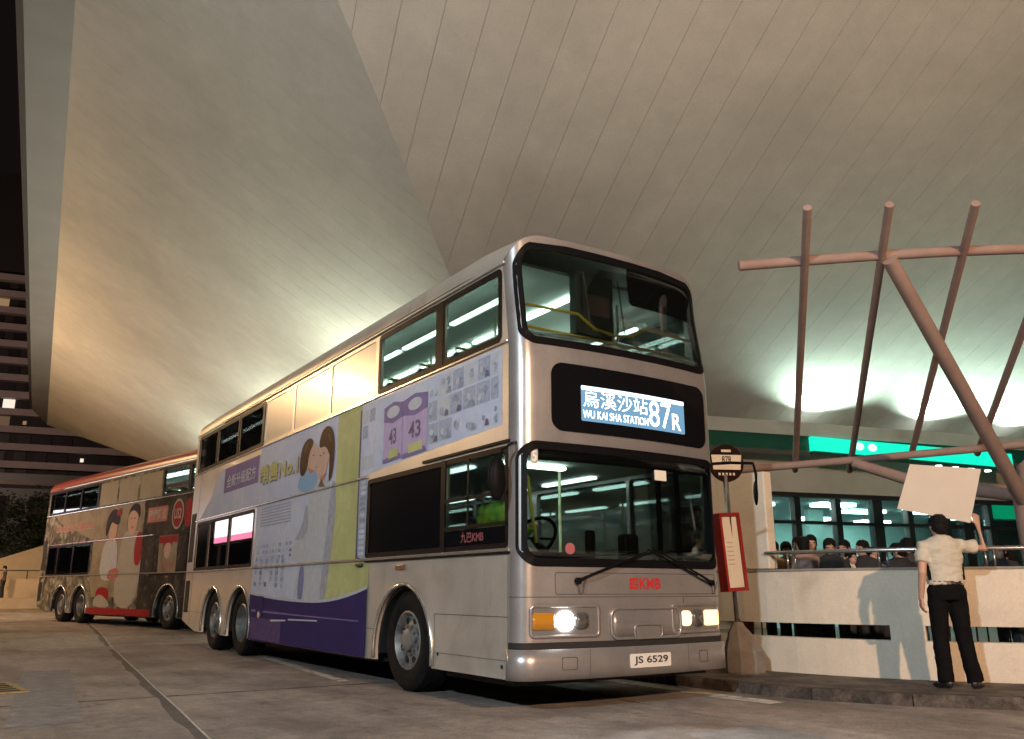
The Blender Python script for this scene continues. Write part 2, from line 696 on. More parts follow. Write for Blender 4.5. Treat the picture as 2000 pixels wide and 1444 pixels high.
def face_panels(P, clips, o0, o1, a0, a1, step, back):
    whole = [(a0, o0), (a1, o0), (a1, o1), (a0, o1)]
    for c in clips:
        whole = clip(whole, c)
    MB().poly(whole, [], lambda u, v, d: P(u, v, 0.012 + d), 0.5).build(back, M_shelljoint, stadium)
    bk = stadium.children[-1] if False else None
    a = a0
    g = 0.0034
    while a < a1:
        b = a + step
        pl = [(a + g, o0), (b - g, o0), (b - g, o1), (a + g, o1)]
        for c in clips:
            pl = clip(pl, c)
            if len(pl) < 3:
                break
        if len(pl) >= 3:
            mb = MB()
            n = len(pl)
            mb.v = [tuple(P(u, v, 0)) for u, v in pl] + [tuple(P(u, v, 0.011)) for u, v in pl]
            mb.f = [tuple(range(n)), tuple(reversed(range(n, 2 * n)))] + [(i, (i + 1) % n, n + (i + 1) % n, n + i) for i in range(n)]
            mb.build('concrete_panel', M_shell, stadium)
        a = b


face_panels(PL, [lambda p: p[0] - (4.734 - 1.130 * p[1]), lambda p: (46.14 + 1.634 * p[1]) - p[0]], OL0, OL1, -1.0, 54, 0.62, 'long_slope_backing')
face_panels(PR, [lambda p: p[0] - (-3.673 - 0.6089 * p[1])], OR0, OR1, -5.0, 40, 0.62, 'wide_slope_backing')
# flat lip beyond the crease and the dark upstand
A0, A1 = -0.3, 53.2


def slab_quad(name, pts, th, m):
    mb = MB()
    mb.hexa(list(pts) + [(p[0], p[1], p[2] + th) for p in pts])
    return mb.build(name, m, stadium)


c0, c1 = PL(A0, OL1), PL(A1, OL1)
e0, e1 = c0 + oL * 0.8, PL(A1 - 5.0, OL1) + oL * 0.8
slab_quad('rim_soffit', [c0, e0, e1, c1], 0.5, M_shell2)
slab_quad('rim_edge', [e0 + oL * .002, e0 + oL * 0.12, e1 + oL * 0.12, e1 + oL * .002], 1.4, mat('rim_edge_metal', (0.03, 0.028, 0.028), 0.6))
# hip cover on the far slope (the next side of the shell, seen edge on)
h0, h1 = PL(46.14 + 1.634 * OL0, OL0), PL(46.14 + 1.634 * OL1, OL1)
MB().hexa([h0, h1, h1 + Vector((12, 0.5, 0)), h0 + Vector((12, 0.5, 0)), h0 + Vector((0, 0, .4)), h1 + Vector((0, 0, .4)), h1 + Vector((12, .5, .4)), h0 + Vector((12, .5, .4))]).build('far_slope', M_shell, stadium)

# ------------------------------------------------------------------ podium under the shell
podium = thing('podium_building', 'low podium under the stadium with glass shopfront, green band and beige fascia', 'building')


def Q(b, out, z):
    """podium point: b along the wall, out = metres in front of the wall plane"""
    p = tR * b + oR * (OR0 + out)
    return Vector((p.x, p.y, z))


def pbox(name, b0, b1, o0, o1, z0, z1, m, parent=podium):
    return MB().hexa([Q(b0, o0, z0), Q(b1, o0, z0), Q(b1, o1, z0), Q(b0, o1, z0), Q(b0, o0, z1), Q(b1, o0, z1), Q(b1, o1, z1), Q(b0, o1, z1)]).build(name, m, parent)


pbox('edge_beam', 2.7, 40, 1.2, 1.34, 4.76, 5.1, M_grey)
pbox('ledge_floor', 2.7, 40, -0.5, 1.199, 4.5, 4.78, M_grey)
pbox('back_wall', 3.7, 40, -0.5, 0.0, 4.781, 5.29, M_grey)
pbox('green_band', 2.7, 40, 1.2, 1.30, 4.4, 4.759, M_green)
pbox('fascia', 3.7, 40, -0.5, 0.0, 3.52, 4.499, M_fascia)
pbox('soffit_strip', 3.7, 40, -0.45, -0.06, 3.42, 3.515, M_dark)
# left flank of the podium
lf = MB()
pa, pb = PL(11.1, OL0), PL(36.9, OL0)
lf.hexa([(pa.x, pa.y, 0), (pb.x, pb.y, 0), (pb.x + .4, pb.y, 0), (pa.x + .4, pa.y, 0), (pa.x, pa.y, 5.32), (pb.x, pb.y, 5.32), (pb.x + .4, pb.y, 5.32), (pa.x + .4, pa.y, 5.32)])
lf.build('flank_wall', M_fascia, podium)
fl_ = MB()
fl_.hexa([(pa.x, pa.y, 4.5), (pb.x, pb.y, 4.5), (pb.x - 1.2, pb.y, 4.5), (pa.x - 1.2, pa.y, 4.5), (pa.x, pa.y, 4.59), (pb.x, pb.y, 4.59), (pb.x - 1.2, pb.y, 4.59), (pa.x - 1.2, pa.y, 4.59)])
fl_.build('flank_ledge', M_grey, podium)
pbox('pier', 4.0, 10.75, -0.45, -0.02, 0.1, 3.41, M_fascia)
M_shopglass = glass('shop_glass', (0.66, 0.84, 0.82), 0.3, 0.05)
M_mull = mat('dark_mullion', (0.03, 0.04, 0.04), 0.4, metal=0.4)
bs = [10.8, 11.9, 13.2, 14.5, 15.6, 16.9, 17.6, 18.5, 19.9, 21.4, 23, 24.6, 26.2]
for i, b in enumerate(bs):
    w = 0.09 if i % 3 else 0.16
    pbox('mullion', b - w, b + w, -0.42, -0.2, 0.1, 3.41, M_mull)
    if i < len(bs) - 1:
        g = pbox('glass_pane', b + w + .002, bs[i + 1] - 0.16, -0.33, -0.31, 0.12, 3.4, M_shopglass)
pbox('transom', 10.9, 26.2, -0.4, -0.22, 2.72, 2.8, M_mull)
pbox('shop_floor', 10.7, 30, -8, -0.5, 0.0, 0.09, mat('shop_floor_tile', (0.35, 0.37, 0.36), 0.3))
pbox('shop_back_wall', 10.7, 30, -8.3, -8.01, 0.1, 3.6, mat('shop_wall', (0.5, 0.62, 0.6), 0.7, var=0.15, scale=1))
pbox('shop_ceiling', 10.7, 30, -8, -0.5, 3.45, 3.6, mat('shop_ceiling', (0.25, 0.3, 0.3), 0.8))
pbox('shop_side_wall', 10.4, 10.69, -8, -0.5, 0.0, 3.6, M_grey)
pbox('shop_partition', 11.15, 12.9, -4.2, -4.1, 0.1, 2.55, mat('shop_white', (0.7, 0.75, 0.72), 0.6))
pbox('shop_partition', 14.35, 14.9, -3.2, -3.0, 0.1, 3.4, mat('shop_column', (0.5, 0.62, 0.6), 0.6))
pbox('shop_partition', 12.95, 14.2, -6.2, -6.1, 0.1, 2.4, mat('shop_pink', (0.3, 0.16, 0.16), 0.6))
M_tube = emis('fluorescent_panel', (0.80, 1.0, 0.95), 22)
for b0, b1, o0 in ((12.7, 14.2, -5.4), (15.9, 17.2, -3.4), (11.4, 12.6, -6.5), (17.9, 18.9, -3.0), (20.5, 22, -4.5), (11.2, 12.4, -2.4), (13.6, 14.8, -1.9), (16.2, 17.4, -6.3), (19.2, 20.4, -6.8)):
    pbox('ceiling_light', b0, b1, o0, o0 + 0.5, 3.36, 3.449, M_tube)
pbox('bright_board', 12.75, 14.25, -5.62, -5.6, 2.42, 3.02, emis('lit_board', (0.85, 1, 0.97), 2.2))
# roller grille and green lit panel on the right
pbox('green_panel', 18.55, 19.7, -0.19, -0.12, 3.02, 3.4, mat('lit_green', (0.0, 0.2, 0.1), 0.5, emit=(0.0, 0.35, 0.16), estr=0.5))
for k in range(9):
    pbox('grille_bar', 18.6 + k * .13, 18.66 + k * .13, -1.2, -1.15, 0.1, 2.75, mat('pale_bar', (0.6, 0.65, 0.68), 0.5))
# glowing teal sign on the fascia
sg = thing('teal_light_sign', 'glowing teal light box along the podium fascia above the queue', 'sign', tuple(Q(15.8, 0.1, 3.9)))
inv = Matrix.Translation(sg.location).inverted()


def slope_box(name, pts, o0, o1, m, parent):
    mb = MB()
    lo = [inv @ Q(b, o0, z) for b, z in pts]
    hi = [inv @ Q(b, o1, z) for b, z in pts]
    n = len(pts)
    mb.v = [tuple(p) for p in lo + hi]
    mb.f = [tuple(range(n)), tuple(reversed(range(n, 2 * n)))] + [(i, (i + 1) % n, n + (i + 1) % n, n + i) for i in range(n)]
    return mb.build(name, m, parent)


M_teal = emis('teal_glow', (0.0, 0.80, 0.52), 1.15)
slope_box('light_box', [(11.27, 4.38), (17.75, 4.22), (17.75, 4.62), (11.27, 4.745)], 1.305, 1.42, M_teal, sg)
slope_box('case_edge', [(11.27, 4.30), (17.75, 4.12), (17.75, 4.215), (11.27, 4.375)], 1.305, 1.46, M_green, sg)
M_spotw = emis('downlight_white', (1, 1, 0.96), 7)
for b, z in ((15.2, 4.16), (15.75, 4.14), (16.3, 4.12), (16.85, 4.10), (17.4, 4.08)):
    mb = MB()
    p = inv @ Q(b, 1.40, z)
    mb.lathe([(0.0001, 0), (0.075, 0), (0.075, 0.03), (0.0001, 0.03)], p, 'z', 12)
    mb.build('downlight', M_spotw, sg)
for b, z in ((12.7, 4.56), (13.1, 4.55)):
    mb = MB()
    p = inv @ Q(b, 1.422, z)
    mb.poly([(0.14 * math.cos(a * PI / 6), 0.1 * math.sin(a * PI / 6)) for a in range(12)], [], lambda u, v, d: p + tR * u + Vector((0, 0, v)) + oR * (d + .002), 0.01)
    mb.build('lettering_dot', emis('sign_white', (0.55, 1, 0.85), 1.5), sg)

# floodlights washing the shell
M_flood = emis('floodlight_lens', (0.9, 1.0, 0.95), 30)


def flood(p, n, aim, power, label, spread=118, col=(0.72, 1.0, 0.84)):
    t = thing('floodlight', label, 'floodlight', p, 0, 'floodlights on the podium ledge')
    t.rotation_euler = (0, 0, math.atan2(n.y, n.x) - PI / 2)
    b = bevel_box(-0.16, 0.16, -0.07, 0.07, 0.05, 0.2, 0.02)
    b.build('housing', M_darkmetal, t)
    MB().box(-.14, .14, -.06, .06, .201, .215).build('lens', M_flood, t)
    MB().box(-0.03, 0.03, -0.05, 0.05, 0, 0.05).build('bracket', M_darkmetal, t)
    l = light('flood_beam', 'SPOT', Vector(p) + Vector((0, 0, 0.24)), power, col, 0.06, None, aim, math.radians(spread), 0.7)
    return t


for b, lab in ((11.9, 'floodlight on the podium ledge nearest the bus'), (15.6, 'middle floodlight on the podium ledge behind the tubes'), (18.6, 'floodlight on the podium ledge nearest the right edge')):
    p = Q(b, 0.0, 5.42)
    p = p + oR * 0.0
    aim = PR(b, OR0 + 4.2)
    flood(tuple(Q(b, 0.78, 4.78)), oR, tuple(aim), 1400, lab, 150)
for a, lab, pw in ((13.5, 'floodlight on the podium flank hidden behind the silver bus roof', 4300), (21, 'floodlight on the podium flank between the two buses', 4300), (30, 'floodlight on the podium flank far behind the buses', 4300)):
    p = PL(a, OL0)
    p = p + oL * 0.9
    flood((p.x, p.y, 4.6), oL, tuple(PL(a, OL0 + 3.2)), pw, lab, 150, (0.93, 1.0, 0.80))


# ------------------------------------------------------------------ parapet, railing, tall panel
wall_line = [(4.9, 9.0), (4.5, 5.0), (4.33, 3.0), (4.22, 1.9), (4.16, 1.1), (4.27, 0.39), (4.53, -0.33), (4.84, -0.87), (5.19, -1.38), (5.9, -2.2), (7.2, -3.4), (9.5, -5.2)]
wl = resample(smooth_line(wall_line, 2), 0.35)


def strip(name, pts, z0, z1, t0, t1, m, parent):
    rg = []
    for i, p in enumerate(pts):
        t = (pts[min(i + 1, len(pts) - 1)] - pts[max(i - 1, 0)]).normalized()
        n = Vector((-t.y, t.x, 0))
        if n.dot(Vector((0.8, 0.3, 0))) < 0:
            n = -n
        a, b = p + n * t0, p + n * t1
        rg.append([(a.x, a.y, z0), (b.x, b.y, z0), (b.x, b.y, z1), (a.x, a.y, z1)])
    mb = MB()
    mb.rings(rg)
    return mb.build(name, m, parent)


parapet = thing('parapet_wall', 'cream concrete parapet wall with a long slot, behind the man', 'wall')
strip('lower_band', wl, PZ, 0.49, 0.0, 0.18, M_wallpaint, parapet)
strip('upper_band', wl, 0.65, 1.235, 0.0, 0.18, M_wallpaint, parapet)
strip('coping', wl, 1.2355, 1.262, -0.012, 0.2, mat('coping_grey', (0.25, 0.23, 0.2), 0.7, var=0.2, scale=5), parapet)


def wpos(px, py):
    return min(range(len(wl)), key=lambda i: (wl[i] - Vector((px, py, 0))).length)


for (x, y) in ((4.55, -.4), (4.4, 4.0), (7.2, -3.4)):
    i = wpos(x, y)
    strip('slot_pier', wl[i:i + 2], 0.4905, 0.6495, 0.003, 0.177, M_wallpaint, parapet)
railing = thing('railing', 'brushed steel handrail on posts along the cream parapet', 'railing')
i0 = wpos(4.16, 1.05)
rl = [Vector((p.x, p.y, 1.455)) + Vector((0.08, 0.04, 0)) for p in wl[i0:]]
MB().tube(rl, 0.025, 10).build('handrail', M_steel, railing, True)
for k in (1, 4, 7, 10, 13, 16, 19, 22):
    if k < len(rl):
        p = rl[k]
        for dx in (-0.03, 0.03):
            MB().tube([(p.x + dx, p.y - dx, 1.2625), (p.x + dx, p.y - dx, 1.44)], 0.012, 8).build('post', M_steel, railing, True)
tp = thing('wall_panel', 'tall plain cream wall panel rising beside the bus stop pole', 'wall', (4.3, 1.5, PZ))
tp.rotation_euler = (0, 0, math.radians(4))
bevel_box(-0.06, 0.1, -0.52, 1.9, 1.17, 2.36, 0.015).build('panel', M_wallpaint, tp)
# fence beyond the slot
fence = thing('bar_fence', 'dark low metal bar fence seen through the slot of the parapet', 'fence')
fa, fb = Vector((6.2, 3.2, PZ)), Vector((12.0, -3.0, PZ))
n = 60
MB().tube([fa + Vector((0, 0, .62)), fb + Vector((0, 0, .62))], 0.03, 8).build('top_rail', M_darkmetal, fence)
barm = MB().tube([(0, 0, 0), (0, 0, .62)], 0.012, 6).build('bar', M_darkmetal, fence, loc=tuple(fa))
for k in range(1, n + 1):
    share('bar', barm, fence, tuple(fa.lerp(fb, k / n)))
rbar = thing('barrier', 'small red plastic barrier seen through the slot beside the sign base', 'barrier', (4.95, 2.0, PZ), 0.4)
M_redp = mat('red_plastic', (0.45, 0.05, 0.03), 0.45, var=0.15)
bevel_box(-.16, .16, -.05, .05, .02, .7, .03).build('panel', M_redp, rbar)
for sx in (-.12, .12):
    bevel_box(sx - .05, sx + .05, -.18, .18, 0, .05, .015).build('foot', mat('white_plastic', (.7, .68, .62), .5), rbar)

# ------------------------------------------------------------------ pink tube canopy
canopy = thing('tube_canopy', 'open canopy frame of dusty pink steel tubes behind the queue', 'canopy')
raf = [((2.6, -1.24, 4.73), (6.37, 2.13, 2.76)), ((3.28, -1.7, 4.76), (7.11, 1.72, 2.76)), ((4.0, -2.18, 4.77), (7.5, 0.94, 2.94)), ((4.78, -2.68, 4.72), (8.1, 0.3, 2.92)), ((5.5, -3.2, 4.7), (8.7, -0.3, 2.9)), ((6.3, -3.75, 4.7), (9.4, -1.0, 2.9))]
for a, b in raf:
    MB().tube([a, b], 0.044, 12).build('rafter', M_pink, canopy, 'auto')
pts = [Vector((2.62, -0.30, 4.42)).lerp(Vector((7.2, -3.75, 4.46)), t / 8) + Vector((0, 0, 0.10 * math.sin(PI * t / 8))) for t in range(9)]
MB().tube(pts, 0.056, 12).build('beam', M_pink, canopy, 'auto')
MB().tube([(5.45, 2.6, 2.74), (6.66, 1.35, 2.84), (7.6, 0.2, 2.92), (8.5, -1.0, 3.0)], 0.055, 12).build('beam', M_pink, canopy, 'auto')
MB().tube([(7.5, -0.58, PZ), (7.44, -0.58, 2.35)], 0.145, 16).build('post', M_pink, canopy, 'auto')
MB().tube([(7.42, -0.58, 2.1), (5.64, -0.93, 3.29), (3.86, -1.28, 4.44)], [0.092, 0.086, 0.078], 14).build('strut', M_pink, canopy, 'auto')
MB().tube([(7.5, -0.62, 2.2), (7.0, 0.55, 2.45), (6.66, 1.33, 2.8)], [0.1, 0.09, 0.07], 12).build('strut', M_pink, canopy, 'auto')
MB().tube([(7.5, -0.62, 2.2), (7.9, -0.4, 2.6), (8.2, -0.62, 2.94)], [0.1, 0.09, 0.07], 12).build('strut', M_pink, canopy, 'auto')

# ------------------------------------------------------------------ ramp, tower and trees on the left
ramp = thing('ramp_wall', 'sodium lit cream ramp wall far left behind the second bus', 'wall')
M_ramp = mat('ramp_paint', (0.55, 0.46, 0.36), 0.8, var=0.08, scale=1.5)
MB().box(-22, 9, 48, 48.3, 0, 1.6).build('low_wall', M_ramp, ramp)
MB().hexa([(-8, 52, 0), (12, 52, 0), (12, 53, 0), (-8, 53, 0), (-8, 52, 0.2), (12, 52, 7.8), (12, 53, 7.8), (-8, 53, 0.2)]).build('sloping_wall', M_ramp, ramp)
rr = thing('railing', 'thin grey railing on top of the far ramp wall', 'railing')
MB().tube([(-22, 48.15, 2.05), (9, 48.15, 2.05)], 0.03, 6).build('top_rail', M_darkmetal, rr)
for k in range(16):
    MB().tube([(-22 + k * 2, 48.15, 1.6), (-22 + k * 2, 48.15, 2.05)], 0.025, 6).build('post', M_darkmetal, rr)

tower = thing('tower_block', 'dark tower block with pale balcony bands rising at the left edge', 'building', (0, 162, 0), -0.5837 * 0.35)
M_band = mat('tower_band', (0.42, 0.34, 0.32), 0.8, var=0.15, scale=0.3)
M_tw = mat('tower_glass', (0.02, 0.016, 0.018), 0.3, var=0.3, scale=0.4)
MB().box(-40, 40, 0, 20, 0, 75).build('core', mat('tower_core', (0.03, 0.024, 0.024), 0.8), tower)
M_lit = [emis('lit_window_warm', (1, 0.62, 0.3), 0.25), emis('lit_window_white', (1, 0.85, 0.7), 0.9), emis('lit_window_dim', (0.8, 0.45, 0.25), 0.12)]
wb = MB().box(-0.9, 0.9, -0.14, 0, 0, 1.75).build('window', M_tw, tower, loc=(-60, 0, 0))
bpy.data.objects.remove(wb)
wmesh = MB().box(-0.9, 0.9, -0.14, -0.002, 0, 1.75)
me0 = bpy.data.meshes.new('window')
me0.from_pydata(wmesh.v, [], wmesh.f)
me0.materials.append(M_tw)
for k in range(24):
    z = 3 + 3.0 * k
    if z < 55:
        MB().box(-38, 38, -1.6, -0.16, z, z + 1.15).build('balcony_band', M_band, tower)
    for c in range(12):
        x = -14 + c * 3.2 + (k % 2) * 0.4
        if z > 52 or z < 12:
            continue
        o = bpy.data.objects.new('window', me0)
        COL.objects.link(o)
        o.parent = tower
        o.location = (x, 0, z + 1.2)
        r = random.random()
        if r < 0.13:
            o.material_slots[0].link = 'OBJECT'
            o.material_slots[0].material = random.choice(M_lit)
            if r < 0.10:
                o.scale = (0.3, 1, 0.35)
                o.location.z += 0.5
lowb = thing('low_block', 'grey low building at the foot of the tower block', 'building', (0, 120, 0), -0.2)
MB().box(-30, 40, 0, 14, 0, 15.5).build('wall', mat('low_block_wall', (0.3, 0.3, 0.3), 0.8, var=0.1, scale=.4), lowb)
for k in range(9):
    MB().box(-8 + k * 4.2, -6.4 + k * 4.2, -0.2, -0.01, 9.4, 12.6).build('window', M_tw, lowb)
MB().box(-30, 40, -.6, -.02, 14, 14.6).build('cornice', M_band, lowb)


M_leaf = mat('dark_leaf', (0.045, 0.07, 0.03), 0.7, var=0.5, scale=3)
M_bark = mat('bark', (0.07, 0.05, 0.04), 0.9, var=0.3, scale=6)


def tree(x, y, h, r, label, seed):
    rnd = random.Random(seed)
    t = thing('tree', label, 'tree', (x, y, 0), 0, 'trees beyond the ramp wall')
    mb = MB()
    mb.tube([(0, 0, 0), (0.1, 0, h * .3), (-.1, .1, h * .55)], [0.25, .2, .12], 8)
    for k in range(7):
        a = rnd.random() * 6.28
        mb.tube([(0, 0, h * (.3 + .04 * k)), (r * .35 * math.cos(a), r * .35 * math.sin(a), h * (.5 + .04 * k)), (r * .75 * math.cos(a), r * .75 * math.sin(a), h * (.62 + .04 * k))], [.1, .06, .02], 6)
    mb.build('trunk', M_bark, t)
    cb = MB()
    clumps = []
    for k in range(46):
        while True:
            v = Vector((rnd.uniform(-1, 1), rnd.uniform(-1, 1), rnd.uniform(-1, 1)))
            if 0.25 < v.length < 1:
                break
        clumps.append(Vector((v.x * r, v.y * r, h * .68 + v.z * h * .32)))
    for c in clumps:
        cr = rnd.uniform(.35, .8) * r * .42
        for _ in range(60):
            d = Vector((rnd.gauss(0, 1), rnd.gauss(0, 1), rnd.gauss(0, .8)))
            p = c + d * cr * .55
            s = rnd.uniform(.10, .2)
            u = Vector((rnd.uniform(-1, 1), rnd.uniform(-1, 1), rnd.uniform(-.6, .6))).normalized()
            w = u.cross(Vector((rnd.uniform(-1, 1), rnd.uniform(-1, 1), rnd.uniform(-1, 1)))).normalized()
            cb.quad(p - u * s, p - w * s * .5, p + u * s, p + w * s * .5)
    cb.build('crown', M_leaf, t, fixn=False)


tree(-2.5, 72, 8.6, 3.4, 'bushy dark tree at the left edge above the ramp wall', 3)
tree(1.6, 70, 7.6, 2.6, 'dark tree right behind the rear of the red bus', 5)
tree(3.8, 76, 9.4, 3.2, 'taller dark tree half hidden behind the red bus roof', 8)

# ------------------------------------------------------------------ street lamps outside the frame
M_post = mat('lamp_post_paint', (0.25, 0.25, 0.25), 0.5)


def street_lamp(x, y, h, dirv, col, power, label, size=0.16, down=False):
    t = thing('street_lamp', label, 'street lamp', (x, y, 0), 0)
    d = Vector((*dirv, 0)).normalized()
    b = -d * 1.6
    MB().tube([(b.x, b.y, 0), (b.x, b.y, h * .5), (b.x, b.y, h - .1), (b.x * .7, b.y * .7, h + .15), (b.x * .15, b.y * .15, h + .2)], [.1, .085, .06, .05, .045], 12).build('post', M_post, t, True)
    bevel_box(-.22, .22, -.22, .22, h + .06, h + .24, .05).build('lamp_head', M_post, t)
    MB().lathe([(0.0001, 0.055), (.15, .05), (.17, .02), (.12, -.02), (.0001, -.03)], (0, 0, h), 'z', 16).build('lens', emis('lens_' + label[:6], col, 60), t)
    if down:
        light('lamp_light', 'SPOT', (x, y, h - 0.1), power, col, size, None, (x, y, 0), math.radians(165), 0.5)
    else:
        light('lamp_light', 'POINT', (x, y, h - 0.25), power, col, size)
    return t


street_lamp(-1.7, -14.0, 6.2, (0.1, 1), (1.0, 0.64, 0.39), 6800, 'warm street lamp behind the photographer')
street_lamp(-10.9, 31.0, 10.7, (1, 0), (1.0, 0.60, 0.28), 6800, 'amber street lamp beside the far left lane')
street_lamp(-11, -7.5, 7.0, (1, 0.3), (0.74, 0.90, 0.98), 4500, 'cool white street lamp beside the near left lane')
street_lamp(-9.5, 44.0, 8.2, (1, 0), (1.0, 0.58, 0.22), 3000, 'amber street lamp near the ramp wall', down=True)
ml = street_lamp(-34, 112.0, 24.0, (1, 0), (1.0, 0.70, 0.58), 1, 'tall mast lamp in front of the tower block', down=True)
light('tower_fill_light', 'SPOT', (-34, 112, 23.5), 26000, (1.0, 0.70, 0.58), 0.3, None, (6, 162, 30), math.radians(110), 0.5)  # unseen lamp added to brighten the tower and low block
# lit billboard, mirrored in the rear windows of the silver bus
bil = thing('lit_billboard', 'long white lit billboard on two posts beside the left lane', 'billboard', (-6.4, 31.8, 0))
MB().box(-.15, .0, -3.3, 3.3, 3.0, 4.5).build('case', M_darkmetal, bil)
MB().box(.001, .02, -3.2, 3.2, 3.35, 4.4).build('lit_face', emis('billboard_white', (1, .93, .97), 5), bil)
MB().box(.001, .02, -3.2, 3.2, 3.1, 3.345).build('lit_strip', emis('billboard_pink', (1, .25, .42), 4), bil)
for y in (-2.6, 2.6):
    MB().tube([(-.08, y, 0), (-.08, y, 3.0)], .08, 10).build('post', M_darkmetal, bil)

# drain cover at the left
dc = thing('drain_cover', 'small yellow edged drain cover set in the road at the left edge', 'drain cover', (-3.5, 4.9, 0.0), 0.1)
MB().box(-.25, .25, -.55, .55, 0.001, .012).build('frame', mat('drain_yellow', (.35, .25, .1), .6, var=.4, scale=9), dc)
for k in range(5):
    MB().box(-.18, .18, -.45 + k * .2, -.36 + k * .2, .013, .017).build('slot', M_dark, dc)

# ------------------------------------------------------------------ bus stop pole
stop = thing('bus_stop_sign', 'leaning bus stop pole with round flag and red timetable frame on a heavy base', 'bus stop', (3.75, 1.0, PZ), math.radians(-56.0))
# local +x runs to the right of the photograph, +y away from it
stop.rotation_euler = (0, 0, -YAW)
M_base = mat('stop_base_concrete', (0.2, 0.175, 0.16), 0.8, var=0.2, scale=6, bump=0.3)
M_red = mat('red_frame_paint', (0.3, 0.018, 0.016), 0.4, var=0.12)
M_brown = mat('brown_flag', (0.02, 0.008, 0.007), 0.6, spec=.05)
M_white = mat('white_paper', (0.75, 0.72, 0.66), 0.6, var=0.05)
M_ink = mat('black_ink', (0.02, 0.02, 0.02), 0.6)
mb = MB()
oc = lambda s, z, cx=0.0: [(cx + s * math.cos(a * PI / 4 + PI / 8), s * .8 * math.sin(a * PI / 4 + PI / 8), z) for a in range(8)]
mb.rings([oc(.225, 0), oc(.232, .02), oc(.232, .24), oc(.13, .45, -.04), oc(.075, .52, -.05), oc(.06, .56, -.05)])
mb.build('base', M_base, stop)
MB().tube([(-.05, 0, .5), (-.09, 0, 2.28)], .034, 12).build('pole', M_steel, stop, True)
lean = Matrix.Translation((-.09, 0, 1.36)) @ Matrix.Rotation(math.radians(-3.6), 4, 'Y') @ Matrix.Rotation(math.radians(24), 4, 'Z')
mb = MB()
for a in ((-.15, .15, -.075, .075, -.455, -.415), (-.15, .15, -.075, .075, .415, .455), (-.15, -.118, -.075, .075, -.414, .414), (.118, .15, -.075, .075, -.414, .414)):
    mb.box(*a, M=lean)
mb.box(-.117, .117, -.02, .07, -.414, .414, M=lean)
tf = mb.build('timetable_frame', M_red, stop)
MB().box(-.115, .115, -.045, -.021, -.412, .412, M=lean).build('timetable_sheet', M_white, tf)
for k in range(6):
    MB().box(-.07, .02, -.0475, -.0455, .1 - k * .05, .113 - k * .05, M=lean).build('print_line', mat('faint_print', (.5, .45, .4), .7), tf)
fm = Matrix.Translation((-.07, 0, 2.42)) @ Matrix.Rotation(math.radians(6), 4, 'Z')
mb = MB()
circ = [(.215 * math.cos(a * 2 * PI / 36), .215 * math.sin(a * 2 * PI / 36)) for a in range(36)]
mb.poly(circ, [], lambda u, v, d: fm @ Vector((u, -.02 + d, v * 1.06)), .04)
fl = mb.build('flag', M_brown, stop)
MB().poly([(-.17, -.08), (.17, -.08), (.19, .1), (-.19, .1)], [], lambda u, v, d: fm @ Vector((u, -.0245 + d, v)), .003).build('route_plate', M_white, fl)
text('route_number', '87R', lambda u, v: fm @ Vector((-.06 + u * .13, -.0275, .0 + v * .085)), M_ink, fl, 0.02)
MB().box(-.06, .06, -.0245, -.0225, .135, .165, M=fm).build('small_plate', M_white, fl)
for k in range(5):
    MB().box(-.11 + k * .045, -.085 + k * .045, -.0245, -.0225, -.15, -.12, M=fm).build('print_mark', M_white, fl)

# ------------------------------------------------------------------ double decker buses
M_champ = mat('champagne_paint', (0.52, 0.485, 0.44), 0.34, metal=0.4, var=0.04, scale=2, coat=0.2, rvar=0.06, dirt=((0.36, 0.32, 0.28), 1.5, 0.55, 0.85))
M_silver = mat('silver_paint', (0.36, 0.345, 0.35), 0.33, metal=0.6, var=0.04, scale=2, coat=0.15, rvar=0.06, dirt=((0.34, 0.33, 0.33), 1.2, 0.55, 0.85))
M_redbody = mat('red_body_paint', (0.30, 0.018, 0.02), 0.35, coat=0.4, var=0.1)
M_seam = mat('panel_seam', (0.09, 0.085, 0.085), 0.7)
M_rail = mat('bright_rail', (0.62, 0.6, 0.57), 0.25, metal=0.8)
M_glass = glass('bus_glass', (0.80, 0.90, 0.86), 0.30, 0.05)
M_wsglass = glass('windscreen_glass', (0.74, 0.82, 0.80), 0.30, 0.07)
M_darkglass = glass('dark_bus_glass', (0.2, 0.2, 0.2), 0.35, 0.06)
M_blackglass = mat('black_glass', (0.006, 0.006, 0.007), 0.12, spec=0.5)
M_rim = mat('wheel_rim', (0.30, 0.28, 0.26), 0.5, metal=0.35, var=0.3, scale=9, dirt=((.15, .13, .12), 6, .5, .65))
M_int = mat('bus_interior', (0.5, 0.56, 0.52), 0.6)
M_intdark = mat('bus_interior_dark', (0.05, 0.055, 0.055), 0.6)
M_seat = mat('seat_cloth', (0.06, 0.055, 0.07), 0.8, var=0.4, scale=20)
M_yel = mat('yellow_handrail', (0.75, 0.52, 0.08), 0.35)
M_pole = mat('pale_pole', (0.6, 0.65, 0.42), 0.3)
M_strip = emis('bus_tube_light', (0.86, 1.0, 0.88), 11)
M_strip3 = emis('lower_deck_tube', (0.84, 1.0, 0.93), 4)
M_strip2 = emis('bus_tube_light_dim', (0.90, 1.0, 0.90), 9)
M_head = emis('headlight_glow', (1.0, 0.97, 0.9), 26)
M_head2 = emis('indicator_glow', (1.0, 0.42, 0.12), 6)
M_amber = mat('amber_lens', (0.38, 0.15, 0.01), 0.2, coat=0.5, emit=(1, .45, .05), estr=0.12)
M_lensc = mat('clear_lens', (0.25, 0.25, 0.25), 0.12, metal=0.7)


def plan_y(x):
    X = min(x, 2.5 - x)
    y = 0.10 * ((x - 1.25) / 1.25) ** 2
    if X < 0.14:
        y += 0.14 - math.sqrt(max(0, 0.14 ** 2 - (0.14 - X) ** 2))
    return y


